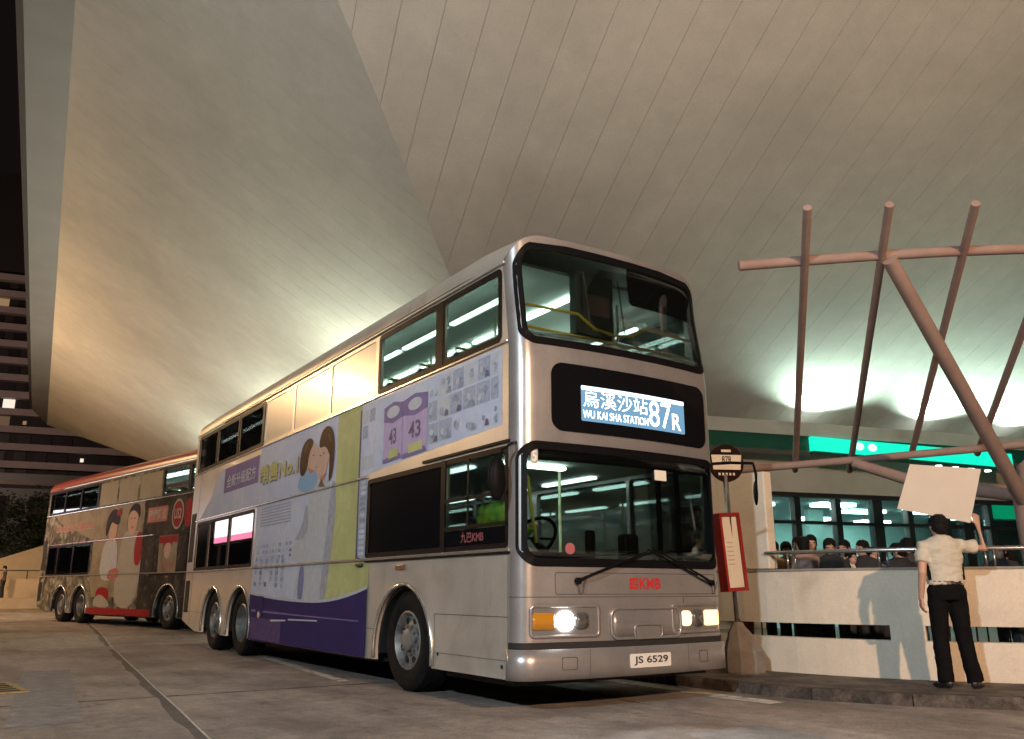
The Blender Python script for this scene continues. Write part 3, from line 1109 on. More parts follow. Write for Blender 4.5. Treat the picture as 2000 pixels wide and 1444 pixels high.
def roofz(x):
    X = min(x, 2.5 - x)
    R = 0.36
    z = 4.40
    if X < R:
        z = 4.07 + 0.33 * math.sqrt(max(0, 1 - ((R - X) / R) ** 2))
    return z


def rake(z):
    return 0.13 * sstep((z - 3.0) / 1.3)


def FM(x, z, off=0.0):
    x = max(0.0, min(2.5, x))
    e = 1e-3
    x0, x1 = max(0, x - e), min(2.5, x + e)
    dy = (plan_y(x1) - plan_y(x0)) / (x1 - x0)
    n = Vector((dy, -1, 0)).normalized()
    y = plan_y(x) + rake(z)
    zz = z if z <= 3.2 else 3.2 + (z - 3.2) * (roofz(x) - 3.2) / 1.2
    return Vector((x, y, zz)) + n * off


CX = [0.14 * (1 - math.cos(k * PI / 16)) for k in range(9)]


def xs_for(x0, x1, step=0.08):
    s = {round(x0, 4), round(x1, 4)}
    for c in CX:
        for q in (c, 2.5 - c):
            if x0 < q < x1:
                s.add(round(q, 4))
    n = max(1, int((x1 - x0) / step))
    for k in range(n):
        q = x0 + (x1 - x0) * k / n
        if 0.16 < q < 2.34:
            s.add(round(q, 4))
    s = sorted(s)
    out = [s[0]]
    for q in s[1:]:
        if q - out[-1] > 1e-4:
            out.append(q)
    return out


def mslab(x0, x1, lo, hi, o0, o1, step=0.08, nz=1):
    """solid following the front of the bus; lo/hi are numbers or functions of x"""
    L = lo if callable(lo) else (lambda x: lo)
    Hh = hi if callable(hi) else (lambda x: hi)
    mb = MB()
    rg = []
    for x in xs_for(x0, x1, step):
        a, b = L(x), Hh(x)
        front = [FM(x, a + (b - a) * k / nz, o1) for k in range(nz + 1)]
        back = [FM(x, a + (b - a) * k / nz, o0) for k in range(nz + 1)]
        rg.append([tuple(p) for p in front + back[::-1]])
    return mb.rings(rg)


def mround(x0, x1, z0, z1, r, o0, o1, step=0.05, nz=1):
    def d(x):
        q = min(x - x0, x1 - x)
        return r - math.sqrt(max(0, r * r - (r - q) ** 2)) if q < r else 0.0
    xs = [x0 + r * (1 - math.cos(k * PI / 10)) for k in range(6)]
    xs = sorted(set(round(q, 4) for q in xs + [x1 + x0 - q for q in xs] + [x0 + (x1 - x0) * k / max(1, int((x1 - x0) / step)) for k in range(1, max(1, int((x1 - x0) / step)))]))
    mb = MB()
    rg = []
    for x in xs:
        a, b = z0 + d(x), z1 - d(x)
        if b - a < 1e-3:
            b = a + 1e-3
        rg.append([tuple(FM(x, a + (b - a) * k / nz, o1)) for k in range(nz + 1)] + [tuple(FM(x, a + (b - a) * k / nz, o0)) for k in range(nz, -1, -1)])
    return mb.rings(rg)


def mring(x0, x1, z0, z1, r, w_out, w_in, o0, o1):
    a = rrect(x0 - w_out, x1 + w_out, z0 - w_out, z1 + w_out, r + w_out, 8)
    b = rrect(x0 + w_in, x1 - w_in, z0 + w_in, z1 - w_in, max(.01, r - w_in * .5), 8)
    P, Qq = [], []
    N = len(a)
    for i in range(N):
        for k in range(5):
            t = k / 5
            j = (i + 1) % N
            P.append((a[i][0] + (a[j][0] - a[i][0]) * t, a[i][1] + (a[j][1] - a[i][1]) * t))
            Qq.append((b[i][0] + (b[j][0] - b[i][0]) * t, b[i][1] + (b[j][1] - b[i][1]) * t))
    mb = MB()
    rg = []
    for p, q in zip(P, Qq):
        rg.append([tuple(FM(*p, o0)), tuple(FM(*p, o1)), tuple(FM(*q, o1)), tuple(FM(*q, o0))])
    rg.append(rg[0])
    return mb.rings(rg, cap=False)


def in_rr(x, z, h):
    x0, x1, z0, z1, r = h
    if not (x0 < x < x1 and z0 < z < z1):
        return False
    dx = max(x0 + r - x, x - (x1 - r), 0)
    dz = max(z0 + r - z, z - (z1 - r), 0)
    return dx * dx + dz * dz < r * r


LW = (0.05, 2.45, 1.25, 2.30, 0.14)
UW = (0.075, 2.425, 3.28, 4.31, 0.13)
ARCH = ((2.3, 0.68, 0.40), (8.25, 0.66, 0.42), (9.88, 0.65, 0.42))
U_WIN = [(0.40, 1.52), (1.66, 3.12), (3.24, 4.68), (4.74, 6.14), (6.2, 7.54), (7.66, 9.0), (9.06, 10.4), (10.46, 11.8)]
L_WIN = [(0.28, 1.42), (1.47, 3.30), (3.56, 4.9), (4.96, 6.25), (6.31, 7.62), (7.78, 9.16), (9.22, 10.5), (10.56, 11.42)]


def side_poly():
    p = [(0.24, 0.28)]
    for c, r, zc in ARCH:
        dz = zc - 0.28
        h = math.sqrt(r * r - dz * dz)
        a0 = math.atan2(-dz, -h)
        a1 = math.atan2(-dz, h)
        a0 = a0 if a0 > 0 else a0 + 2 * PI
        for k in range(19):
            a = a0 + (a1 - a0) * k / 18
            p.append((c + r * math.cos(a), zc + r * math.sin(a)))
    p += [(11.0, 0.28), (12.0, 0.45), (12.0, 4.07)]
    p += [(0.24 + rake(z), z) for z in (4.07, 3.8, 3.6, 3.4, 3.2, 3.0)]
    return p


_tyre = {}


def wheel(parent, x, y, side, rear, z=0.51):
    w = thing('wheel', '', '')
    for k in ('label', 'category'):
        del w[k]
    w.parent = parent
    w.location = (x, y, z)
    s = -1 if side == 0 else 1
    if 'tyre' not in _tyre:
        R = 0.51
        mb = MB()
        mb.lathe([(.29, -.02), (.31, -.035), (.40, -.055), (.47, -.045), (.505, -.015), (.51, .03), (.51, .21), (.505, .25), (.47, .285), (.4, .29), (.29, .27)], (0, 0, 0), 'x', 40)
        a = mb.build('tyre', M_rubber, w, 'auto')
        tr = MB()
        for k in range(5):
            tr.lathe([(.512, .045 + k * .04), (.517, .047 + k * .04), (.517, .067 + k * .04), (.512, .069 + k * .04)], (0, 0, 0), 'x', 40)
        b = tr.build('tread', M_rubber, a)
        mb = MB()
        mb.lathe([(.295, .0), (.30, -.03), (.285, -.04), (.27, -.02), (.25, .03), (.16, .005), (.12, .0), (.11, -.04), (.06, -.055), (.0001, -.055)], (0, 0, 0), 'x', 32)
        c = mb.build('rim', M_rim, w, 'auto')
        hb = MB()
        for k in range(10):
            an = 2 * PI * k / 10
            hb.tube([(-.03, .145 * math.cos(an), .145 * math.sin(an)), (.01, .145 * math.cos(an), .145 * math.sin(an))], .016, 6)
            an += PI / 10
            cy, cz = .205 * math.cos(an), .205 * math.sin(an)
        d = hb.build('wheel_nuts', M_rim, c)
        d['kind'] = 'stuff'
        hh = MB()
        for k in range(8):
            an = 2 * PI * (k + .5) / 8
            cy, cz = .208 * math.cos(an), .208 * math.sin(an)
            hh.lathe([(.0001, .006), (.034, .006), (.034, .02), (.0001, .02)], (0, cy, cz), 'x', 10)
        e = hh.build('vent_holes', M_dark, c)
        e['kind'] = 'stuff'
        mb = MB()
        mb.lathe([(.295, -.0), (.30, -.03), (.285, -.04), (.275, .0), (.26, .12), (.2, .15), (.14, .13), (.12, .06), (.06, .05), (.0001, .05)], (0, 0, 0), 'x', 32)
        f = mb.build('rim', M_rim, None, 'auto')
        _tyre.update(tyre=a, tread=b, rim=c, nuts=d, holes=e, rim2=f, first=w)
        bpy.data.objects.remove(f, do_unlink=True) if False else None
        f.parent = w
        f.hide_render = True
        _tyre['rim2mesh'] = f.data
        bpy.data.objects.remove(f)
        if s > 0:
            w.scale = (-1, 1, 1)
        return w
    t = _tyre
    a = share('tyre', t['tyre'], w)
    share('tread', t['tread'], a)
    if rear:
        o = bpy.data.objects.new('rim', t['rim2mesh'])
        COL.objects.link(o)
        o.parent = w
    else:
        c = share('rim', t['rim'], w)
        share('wheel_nuts', t['nuts'], c)['kind'] = 'stuff'
        share('vent_holes', t['holes'], c)['kind'] = 'stuff'
    if s > 0:
        w.scale = (-1, 1, 1)
    return w


_seat = {}


def seat(parent, x, y, z):
    if 'back' not in _seat:
        sm = thing('seat', '', '')
        for k in ('label', 'category'):
            del sm[k]
        sm.parent = parent
        sm.location = (x, y, z)
        a = bevel_box(-.43, .43, -.05, .38, .36, .46, .04).build('cushion', M_seat, sm, True)
        mb = join(bevel_box(-.43, -.01, .36, .46, .42, 1.08, .045), bevel_box(.01, .43, .36, .46, .42, 1.08, .045))
        b = mb.build('backrest', M_seat, sm, True)
        c = MB().tube([(-.38, .42, 1.05), (-.38, .42, 1.13), (.38, .42, 1.13), (.38, .42, 1.05)], .016, 8).build('grab_rail', M_yel, sm)
        d = MB().box(-.1, .1, .1, .3, 0, .36).build('pedestal', M_intdark, sm)
        _seat.update(cushion=a, back=b, rail=c, ped=d)
        return sm
    sm = bpy.data.objects.new('seat', None)
    COL.objects.link(sm)
    sm.parent = parent
    sm.location = (x, y, z)
    share('cushion', _seat['cushion'], sm)
    share('backrest', _seat['back'], sm)
    share('grab_rail', _seat['rail'], sm)
    share('pedestal', _seat['ped'], sm)
    return sm


def make_bus(label, loc, rz, skin, roofm, frontm, strip_mat):
    B = thing('double_decker_bus', label, 'bus', loc, rz, 'double decker buses in line')
    # side walls
    so = side_poly()
    uholes = [rrect(a, b, 3.34, 4.02, .05, 4)[::-1] for a, b in U_WIN]
    lholes = [rrect(a, b, 1.41, 2.27, .04, 4)[::-1] for a, b in L_WIN]
    for side in (0, 1):
        f = (lambda u, v, d: Vector((d, u, v))) if side == 0 else (lambda u, v, d: Vector((2.5 - d, u, v)))
        w = MB().poly(so, uholes + lholes, f, 0.05).build('side_wall', skin, B)
        fo = (lambda u, v, d: Vector((-.004 - d, u, v))) if side == 0 else (lambda u, v, d: Vector((2.504 + d, u, v)))
        gl = (lambda u, v, d: Vector((.012 + d, u, v))) if side == 0 else (lambda u, v, d: Vector((2.488 - d, u, v)))
        for i, (a, b) in enumerate(U_WIN):
            film = side == 0 and 2 <= i <= 4
            g = M_glass if i < 2 or side == 1 else M_darkglass
            if film:
                g = FILM_UP
            p = MB().poly(rrect(a, b, 3.34, 4.02, .05, 4), [], gl, .006).build('window', g, B)
            if not film:
                MB().poly(rrect(a - .035, b + .035, 3.305, 4.055, .07, 4), [rrect(a + .03, b - .03, 3.37, 3.99, .04, 4)[::-1]], fo, -0.006).build('window_rubber', M_blackplastic, p)
        for i, (a, b) in enumerate(L_WIN):
            g = M_glass if i < 2 or side == 1 else M_darkglass
            if side == 0 and 2 <= i <= 4:
                g = FILM_LOW
            if side == 0 and i == 1:
                g = M_blackglass
            p = MB().poly(rrect(a, b, 1.41, 2.27, .04, 4), [], gl, .006).build('window', g, B)
            if not (side == 0 and 2 <= i <= 4):
                MB().poly(rrect(a - .03, b + .03, 1.38, 2.30, .05, 4), [rrect(a + .025, b - .025, 1.435, 2.245, .03, 4)[::-1]], fo, -0.006).build('window_rubber', M_blackplastic, p)
    # black pillars joining the front upper windows
    MB().box(-.009, -.0035, 1.52, 1.66, 3.31, 4.05).build('window_pillar', M_blackplastic, B)
    MB().box(-.009, -.0035, 7.56, 7.64, 3.31, 4.05).build('window_pillar', M_blackplastic, B)
    for a, b in zip(U_WIN[5:], U_WIN[6:]):
        MB().box(-.009, -.0035, a[1], b[0], 3.31, 4.05).build('window_pillar', M_blackplastic, B)
    MB().box(-.012, -.0035, 1.40, 1.49, 1.385, 2.30).build('window_pillar', M_blackplastic, B)
    # rails along the side
    for z, y0, y1, hgt, m in ((1.365, .22, 11.9, .03, M_rail), (2.335, 3.34, 11.6, .022, M_rail), (3.285, 0.25, 11.95, .022, M_rail), (2.335, .22, 1.9, .03, M_blackplastic), (1.34, .22, 3.3, .018, M_blackplastic)):
        bevel_box(-.022, -.0005, y0, y1, z - hgt / 2, z + hgt / 2, .004, 1).build('body_rail', m, B)
    bevel_box(-.03, 0.0, .3, 11.95, 4.075, 4.10, .005, 1).build('gutter', roofm, B)
    # seams and hatches
    for y0, y1, z0, z1 in ((.26, 1.585, .79, .797), (1.578, 1.585, .30, .79), (.26, 1.585, .43, .434), (.25, .257, .3, 2.3), (3.0, 3.2, .60, .606), (9.0, 9.15, .62, .626), (10.6, 11.9, .62, .626), (11.45, 11.457, .3, 4.0), (.24, .246, 2.3, 3.3)):
        MB().box(-.0025, .001, y0, y1, z0, z1).build('panel_seam', M_seam, B)
    for y0, y1, z0, z1 in ((11.6, 11.93, 1.55, 2.5), (11.62, 11.93, 0.6, 1.2)):
        g = MB().box(-.006, -.0005, y0, y1, z0, z1).build('side_vent', M_dark, B)
        for k in range(8):
            z = z0 + (z1 - z0) * (k + .5) / 8
            MB().box(-.012, -.0065, y0 + .02, y1 - .02, z - .02, z + .012).build('louvre', M_blackplastic, g)
    for y, z in ((1.5, .42), (.35, .38)):
        MB().lathe([(.0001, -.006), (.018, -.005), (.018, .0), (.0001, 0)], (-.001, y, z), 'x', 10).build('hatch_lock', M_darkmetal, B)
    bevel_box(-.025, 0, 2.27, 2.47, 1.235, 1.285, .008).build('side_marker', mat('marker_lens', (.32, .12, .05), .25, coat=.5), B)
    bevel_box(-.05, -.0005, 3.35, 3.5, 1.29, 1.325, .01).build('side_marker', M_darkmetal, B)
    # arches
    for c, r, zc in ARCH:
        mb = MB()
        dz = zc - 0.3
        h = math.sqrt(r * r - dz * dz)
        a0 = math.atan2(-dz, -h) + 2 * PI
        a1 = math.atan2(-dz, h)
        mb.tube([(-.006, c + (r + .004) * math.cos(a0 + (a1 - a0) * k / 20), zc + (r + .004) * math.sin(a0 + (a1 - a0) * k / 20)) for k in range(21)], .022, 8)
        mb.build('arch_trim', M_rail, B, True)
        mb = MB()
        rg = []
        for k in range(15):
            a = PI * k / 14
            rg.append([(.05, c + (r + .02) * math.cos(a), zc - .06 + (r + .02) * math.sin(a)), (.75, c + (r + .02) * math.cos(a), zc - .06 + (r + .02) * math.sin(a)), (.75, c + (r + .05) * math.cos(a), zc - .06 + (r + .05) * math.sin(a)), (.05, c + (r + .05) * math.cos(a), zc - .06 + (r + .05) * math.sin(a))])
        mb.rings(rg)
        mb.box(.74, .78, c - r, c + r, .2, zc + r)
        mb.build('arch_liner', M_dark, B)
    for i, (c, r, zc) in enumerate(ARCH):
        wheel(B, 0.10, c, 0, i == 1)
        wheel(B, 2.40, c, 1, i == 1)
    # underbody, floors, ceilings
    ub = MB()
    ub.box(.1, 2.4, .3, 1.5, .22, .34).box(.8, 1.7, 1.5, 11.4, .22, .36).box(.1, 2.4, 3.1, 7.5, .24, .36).box(.1, 2.4, 10.6, 11.8, .4, .6)
    ub.build('underbody', M_dark, B)
    MB().box(.8, 1.7, .35, 11.9, .37, .4).box(.052, .799, .35, 1.5, .37, .4).box(1.701, 2.448, .35, 1.5, .37, .4).box(.052, .799, 3.1, 7.45, .37, .4).box(1.701, 2.448, 3.1, 7.45, .37, .4).build('lower_floor', M_intdark, B)
    MB().box(.052, 2.448, .42, 11.95, 2.31, 2.43).build('upper_floor', M_int, B)
    MB().box(.30, 2.20, .6, 11.9, 4.24, 4.27).build('upper_ceiling', mat('bus_ceiling', (.62, .68, .63), .6), B)
    MB().box(.052, 2.448, 11.9, 11.95, .4, 4.2).build('rear_bulkhead', M_int, B)
    for side_x in (2.43, .053):
        MB().box(side_x, side_x + .015, .5, 11.9, 4.03, 4.1).build('cove_panel', M_int, B)
    # roof
    mb = MB()
    xs = xs_for(0, 2.5, .12)
    xs = sorted(set(xs + [0.36 * (1 - math.cos(k * PI / 20)) for k in range(11)] + [2.5 - 0.36 * (1 - math.cos(k * PI / 20)) for k in range(11)]))
    ts = [0, .004, .01, .02, .035, .06, .1, .3, .5, .7, .9, 1]
    rg = []
    for t in ts:
        row = []
        for x in xs:
            p = FM(x, 4.4)
            y = p.y + (12.0 - p.y) * t
            row.append((x, y + (0.0 if t else .012), roofz(x) + .05 * sstep(t / .06) - 0.05 * sstep((t - .9) / .1) * 0.5 + (.012 if t else -.0)))
        rg.append(row)
    n0 = len(mb.v)
    for row in rg:
        mb.v += row
    nx = len(xs)
    for i in range(len(rg) - 1):
        for k in range(nx - 1):
            mb.f.append((n0 + i * nx + k, n0 + i * nx + k + 1, n0 + (i + 1) * nx + k + 1, n0 + (i + 1) * nx + k))
    mb.build('roof', roofm, B, True)
    # rear panel
    MB().box(.02, 2.48, 11.96, 12.01, .45, 4.06).build('rear_panel', skin, B)
    # front panel grid
    xsf = sorted(set(xs_for(0, 2.5, .06) + [round(h, 4) for w in (LW, UW) for h in (w[0], w[1])]))
    zsf = sorted(set([round(.3 + k * .05, 3) for k in range(83)] + [LW[2], LW[3], UW[2], UW[3], .28, 4.4]))
    zsf = [z for z in zsf if z <= 4.4]
    mb = MB()
    idx = {}
    for i, x in enumerate(xsf):
        for j, z in enumerate(zsf):
            idx[i, j] = len(mb.v)
            mb.v.append(tuple(FM(x, z)))
    for i in range(len(xsf) - 1):
        for j in range(len(zsf) - 1):
            cx, cz = (xsf[i] + xsf[i + 1]) / 2, (zsf[j] + zsf[j + 1]) / 2
            if in_rr(cx, cz, LW) or in_rr(cx, cz, UW):
                continue
            mb.f.append((idx[i, j], idx[i + 1, j], idx[i + 1, j + 1], idx[i, j + 1]))
    fp = mb.build('front_panel', frontm, B, True)
    for w, nm in ((LW, 'windscreen'), (UW, 'upper_windscreen')):
        g = mround(w[0], w[1], w[2], w[3], w[4], -.014, -.008, .06, 8).build(nm, M_wsglass, B, True)
        mring(*w, .03, .045, -.02, .006).build('windscreen_rubber', M_blackplastic, g)
    mround(.12, 2.38, 2.16, 2.27, .05, -.02, -.015, .08).build('screen_dark_band', M_blackplastic, B)
    mround(1.40, 2.38, 3.86, 4.29, .05, -.02, -.016, .08, 3).build('screen_dark_band', M_dark, B)  # dark sheet put in for the black ceiling behind the upper glass
    # bumper, groove
    mslab(0, 2.5, .28, .53, -.02, .035, .08, 2).build('bumper', frontm, B, True)
    mslab(.0, 2.5, .531, .585, -.02, .006).build('bumper_groove', M_dark, B)
    mb = MB()
    for x in (.68, 1.86):
        mb.v += mslab(x, x + .006, .29, .525, .03, .0362).v[:0]
    bs_ = join(mslab(.68, .686, .29, .525, .03, .0362), mslab(1.86, 1.866, .29, .525, .03, .0362))
    bs_.build('bumper_seam', M_seam, B)
    mring(.40, .55, .36, .46, .01, .004, .004, .03, .038).build('tow_cover', M_seam, B)
    mring(2.02, 2.14, .36, .46, .01, .004, .004, .03, .038).build('tow_cover', M_seam, B)
    join(mslab(0.0, 2.5, .958, .966, .0, .0025), mslab(1.86, 1.868, .60, .955, 0, .0025)).build('front_seams', M_seam, B)
    pn = mring(.36, 2.36, .985, 1.17, .02, .004, .004, -.002, .003).build('front_flap_seam', M_seam, B)
    # grille recess
    gr = mround(.94, 1.80, .60, .86, .07, .002, .012, .05).build('grille_panel', frontm, B, True)
    mring(.94, 1.80, .60, .86, .07, .012, .012, .0, .02).build('grille_edge', frontm, gr, True)
    mround(1.22, 1.52, .60, .70, .03, .0125, .02, .04).build('badge_plate', M_silver, gr)
    mring(1.20, 1.54, .595, .715, .04, .008, .008, .012, .024).build('badge_edge', frontm, gr, True)
    # headlights
    for s in (0, 1):
        X = (lambda x: x) if s == 0 else (lambda x: 2.5 - x)

        def rr_(a, b):
            return (a, b) if s == 0 else (2.5 - b, 2.5 - a)
        hs = mround(*rr_(.12, .80), .635, .885, .03, .0015, .006, .04).build('headlight_housing', mat('lamp_housing', (.2, .19, .19), .35, metal=.3), B)
        mring(*rr_(.12, .80), .635, .885, .03, .014, .012, .0, .014).build('housing_edge', frontm, hs, True)
        mround(*rr_(.13, .345), .69, .83, .02, .0065, .016, .03).build('indicator_lens', M_amber if s == 0 else M_head2, hs, True)
        mround(*rr_(.37, .53), .68, .84, .06, .0065, .02, .02).build('headlamp', M_head if s == 0 else M_lensc, hs, True)
        mround(*rr_(.545, .69), .69, .83, .05, .0065, .018, .02).build('headlamp', M_lensc if s == 0 else emis('headlight_glow_dim', (1, .6, .35), 2.2), hs, True)
    # wipers
    for a, b, c in (((.58, 1.10), (.72, 1.16), (1.36, 1.37)), ((2.28, 1.09), (2.1, 1.15), (1.5, 1.38))):
        wv = MB().tube([FM(*a, .03), FM(*b, .06), FM(*c, .05)], [.016, .012, .007], 8).build('wiper', M_blackplastic, B)
        d = (Vector((c[0] - b[0], c[1] - b[1]))).normalized()
        MB().tube([FM(b[0] + d.x * .05, b[1] + d.y * .05 - .01, .03), FM(c[0] + d.x * .12, c[1] + d.y * .06 - .01, .03)], .009, 6).build('wiper_blade', M_blackplastic, wv)
        MB().tube([FM(*a, .01), FM(*a, .045)], .03, 10).build('wiper_pivot', M_blackplastic, wv)
        MB().tube([FM(a[0], a[1] - .01, .02), FM(a[0] + .02, a[1] - .11, .02), FM(a[0] + .05, a[1] - .10, .02), FM(a[0] + .08, a[1] + .01, .03)], .004, 5).build('washer_hose', M_darkmetal, wv)
    # destination box
    db = mround(.34, 2.34, 2.44, 3.09, .12, -.002, .01, .05).build('destination_box', M_blackglass, B)
    # mirrors
    mr = MB().tube([(.02, .16, 2.31), (-.08, .08, 2.28), (-.17, .1, 2.22), (-.17, .13, 2.0)], .014, 8).build('mirror_arm', M_blackplastic, B)
    mb = MB()
    mb.ellipsoid((-.185, .15, 1.97), .095, .05, .2, 14, 10)
    mb.build('mirror', M_blackplastic, mr, True)
    mr = MB().tube([(2.44, .1, 2.30), (2.6, -.02, 2.31), (2.83, -.12, 2.31), (2.85, -.13, 2.2), (2.85, -.12, 2.05)], .016, 8).build('mirror_arm', M_blackplastic, B)
    mb = MB()
    mb.ellipsoid((2.85, -.11, 2.0), .018, .075, .13, 14, 10, Matrix.Rotation(-.62, 3, 'Z'))
    mb.build('mirror', M_blackplastic, mr, True)
    # interior lights
    for x, z in ((.36, 3.95), (2.2, 3.93), (1.38, 4.19)):
        for k in range(9):
            y = .9 + k * 1.22
            bevel_box(x - .03, x + .03, y, y + 1.1, z, z + .035, .008, 1).build('ceiling_tube', strip_mat, B)
    for x in (.42, 2.08):
        for k in range(7):
            y = 1.6 + k * 1.4
            bevel_box(x - .05, x + .05, y, y + 1.0, 2.275, 2.305, .01, 1).build('ceiling_tube', M_strip3, B)
    # seats
    for k in range(12):
        for x in (.56, 1.94):
            seat(B, x, 1.15 + k * .84, 2.43)
    for k in range(7):
        for x in (.56, 1.94):
            if x > 1 and 5.0 < 3.6 + k * .85 < 6.6:
                continue
            seat(B, x, 3.4 + k * .85, .4)
    # upper front guard rails and poles
    for pts, nm in (([(.10, .40, 3.64), (.8, .33, 3.62), (1.0, .33, 3.50), (1.25, .32, 3.47), (1.5, .33, 3.50), (1.7, .33, 3.62), (2.4, .40, 3.62)], 'guard_rail'),
                    ([(.10, .40, 3.42), (1.25, .32, 3.38), (2.4, .40, 3.42)], 'guard_rail'),
                    ([(1.22, .32, 3.2), (1.22, .32, 3.40)], 'guard_rail'), ([(1.25, .32, 3.38), (1.25, .32, 3.47)], 'guard_rail')):
        MB().tube([(p[0], plan_y(p[0]) + .20, p[2] + .06) for p in pts], .016, 8).build(nm, M_yel, B, True)
    for x in (1.02, 1.48):
        MB().tube([(x - .04, .24, 3.56), (x - .04, .34, 4.2)], .008, 6).build('hanger', M_rail, B)
    MB().box(.92, 1.42, .40, .5, 3.56, 4.23).build('front_screen_box', M_intdark, B)
    MB().box(1.06, 1.36, .385, .399, 3.78, 4.0).build('notice', mat('notice_dull', (.2, .12, .12), .7), B)
    for y, x in ((2.0, .95), (3.6, .95), (.95, 1.95), (1.75, 1.95), (5.6, .95), (7.4, 1.5), (9.4, .95)):
        MB().tube([(x, y, 2.43), (x, y, 4.2)], .017, 8).build('grab_pole', M_pole, B, True)
    MB().tube([(.95, 2.0, 3.9), (.95, 2.5, 3.9), (.95, 2.8, 3.75), (.95, 2.8, 3.3)], .015, 8).build('grab_pole', M_pole, B, True)
    MB().box(1.2, 2.1, 2.9, 2.95, 2.43, 3.55).build('stair_screen', M_intdark, B)
    # cab: dash, steering wheel, driver seat, bulkhead, poles
    ds = mslab(.1, 2.3, .95, 1.22, -.5, -.06, .12).build('dashboard', M_intdark, B)
    bevel_box(.2, .95, .25, .55, 1.215, 1.36, .05).build('instrument_binnacle', M_blackplastic, ds, True)
    bevel_box(.98, 1.08, .36, .42, 1.24, 1.58, .02).build('ticket_machine', M_blackplastic, ds)
    bevel_box(1.42, 1.62, .34, .46, 1.22, 1.56, .03).build('ticket_machine', M_blackplastic, ds)
    sw = MB()
    R = .235
    cen = Vector((.56, .66, 1.50))
    tilt = Matrix.Rotation(math.radians(-52), 3, 'X')
    sw.tube([cen + tilt @ Vector((R * math.cos(a * PI / 12), R * math.sin(a * PI / 12), 0)) for a in range(25)], .018, 8, cap=False)
    sw.tube([cen + tilt @ Vector((-R, 0, 0)), cen, cen + tilt @ Vector((R, 0, 0))], .014, 6)
    sw.tube([cen, cen + tilt @ Vector((0, 0, -.3))], .04, 8)
    sw.build('steering_wheel', M_blackplastic, B, True)
    cs = bevel_box(.3, .82, 1.0, 1.5, 1.08, 1.2, .04).build('driver_seat', M_seat, B, True)
    bevel_box(.32, .8, 1.47, 1.6, 1.15, 1.75, .05).build('backrest', M_seat, cs, True)
    MB().box(.42, .7, 1.1, 1.4, .4, 1.08).build('pedestal', M_intdark, cs)
    MB().box(.06, 1.0, 1.68, 1.72, .4, 1.5).build('cab_bulkhead', M_intdark, B)
    bevel_box(.5, 1.3, 1.1, 1.2, 2.26, 2.295, .008, 1).build('added_cab_light', strip_mat, B)  # light added to brighten the cab around the driver
    bevel_box(1.0, 1.03, .7, 1.68, .4, 1.25, .008).build('cab_door', M_int, B)
    MB().tube([(.2, .42, 2.2), (.34, .44, 2.05), (.38, .45, 1.8), (.46, .48, 1.45)], .016, 8).build('cab_pole', mat('lime_pole', (.5, .55, .12), .4), B, True)
    MB().tube([(1.5, .5, 1.28), (1.75, .62, 1.36), (2.1, .8, 1.22), (2.3, .9, 1.05)], .017, 8).build('entrance_rail', M_yel, B, True)
    for y in (1.3, 2.9, 4.6):
        MB().tube([(1.35, y, .4), (1.35, y, 2.3)], .017, 8).build('grab_pole', M_pole, B, True)
    # nearside front door posts
    for x, y in ((1.9, .32), (2.2, .36)):
        MB().box(x - .02, x + .02, y, y + .04, .4, 2.3).build('door_post', M_blackplastic, B)
    return B


def sdec(name, pts, layer, m, parent):
    """flat print on the offside: pts are (distance from front, height)"""
    if name in ('advert_hair', 'advert_figure', 'advert_head', 'advert_shirt', 'advert_body', 'advert_sleeve', 'advert_bag', 'advert_figure_shade', 'advert_ribbon', 'advert_shade', 'poster_hair', 'advert_hair_light') and len(pts) < 18:
        for _ in range(2):
            q = []
            for a, b in zip(pts, pts[1:] + pts[:1]):
                q += [(a[0] * .75 + b[0] * .25, a[1] * .75 + b[1] * .25), (a[0] * .25 + b[0] * .75, a[1] * .25 + b[1] * .75)]
            pts = q
    return MB().poly(pts, [], lambda u, v, d: Vector((-.0015 * layer - .0015, u, v)), 0).build(name, m, parent, fixn=False)


def stext(name, s, y0, y1, z0, z1, layer, m, parent, bold=0.0, shear=0.0):
    return text(name, s, lambda u, v: Vector((-.0015 * layer - .0015, y0 + (y1 - y0) * (u + shear * v), z0 + (z1 - z0) * v)), m, parent, bold)


def curve_top(y0, y1, zf, n=16):
    return [(y0 + (y1 - y0) * k / n, zf(y0 + (y1 - y0) * k / n)) for k in range(n + 1)]


def ell(cy, cz, ry, rz, n=20, rot=0.0):
    return [(cy + ry * math.cos(a) * math.cos(rot) - rz * math.sin(a) * math.sin(rot), cz + ry * math.cos(a) * math.sin(rot) + rz * math.sin(a) * math.cos(rot)) for a in [2 * PI * k / n for k in range(n)]]

surface_detail(M_champ, ((1.3, .5, .75, .14, (1, 1, .5)), (28, .3, .7, .07, (1, 1, 1)), (6, .62, .72, .13, (1, 1, .25))))
surface_detail(M_silver, ((1.6, .5, .75, .14, (1, 1, .5)), (28, .3, .7, .07, (1, 1, 1)), (7, .62, .72, .13, (1, 1, .3))))
FILM_UP = mat('beige_window_film', (0.47, 0.42, 0.33), 0.3, var=.06, scale=2, coat=.2)
FILM_LOW = mat('printed_window_film', (0.5, 0.52, 0.58), 0.12, coat=0.6)


def prn(name, c, rough=0.3, var=0.1, scale=9, dirt=None):
    return mat('print_' + name, c, max(rough, .5), var=var, scale=scale, dirt=dirt, spec=.03)


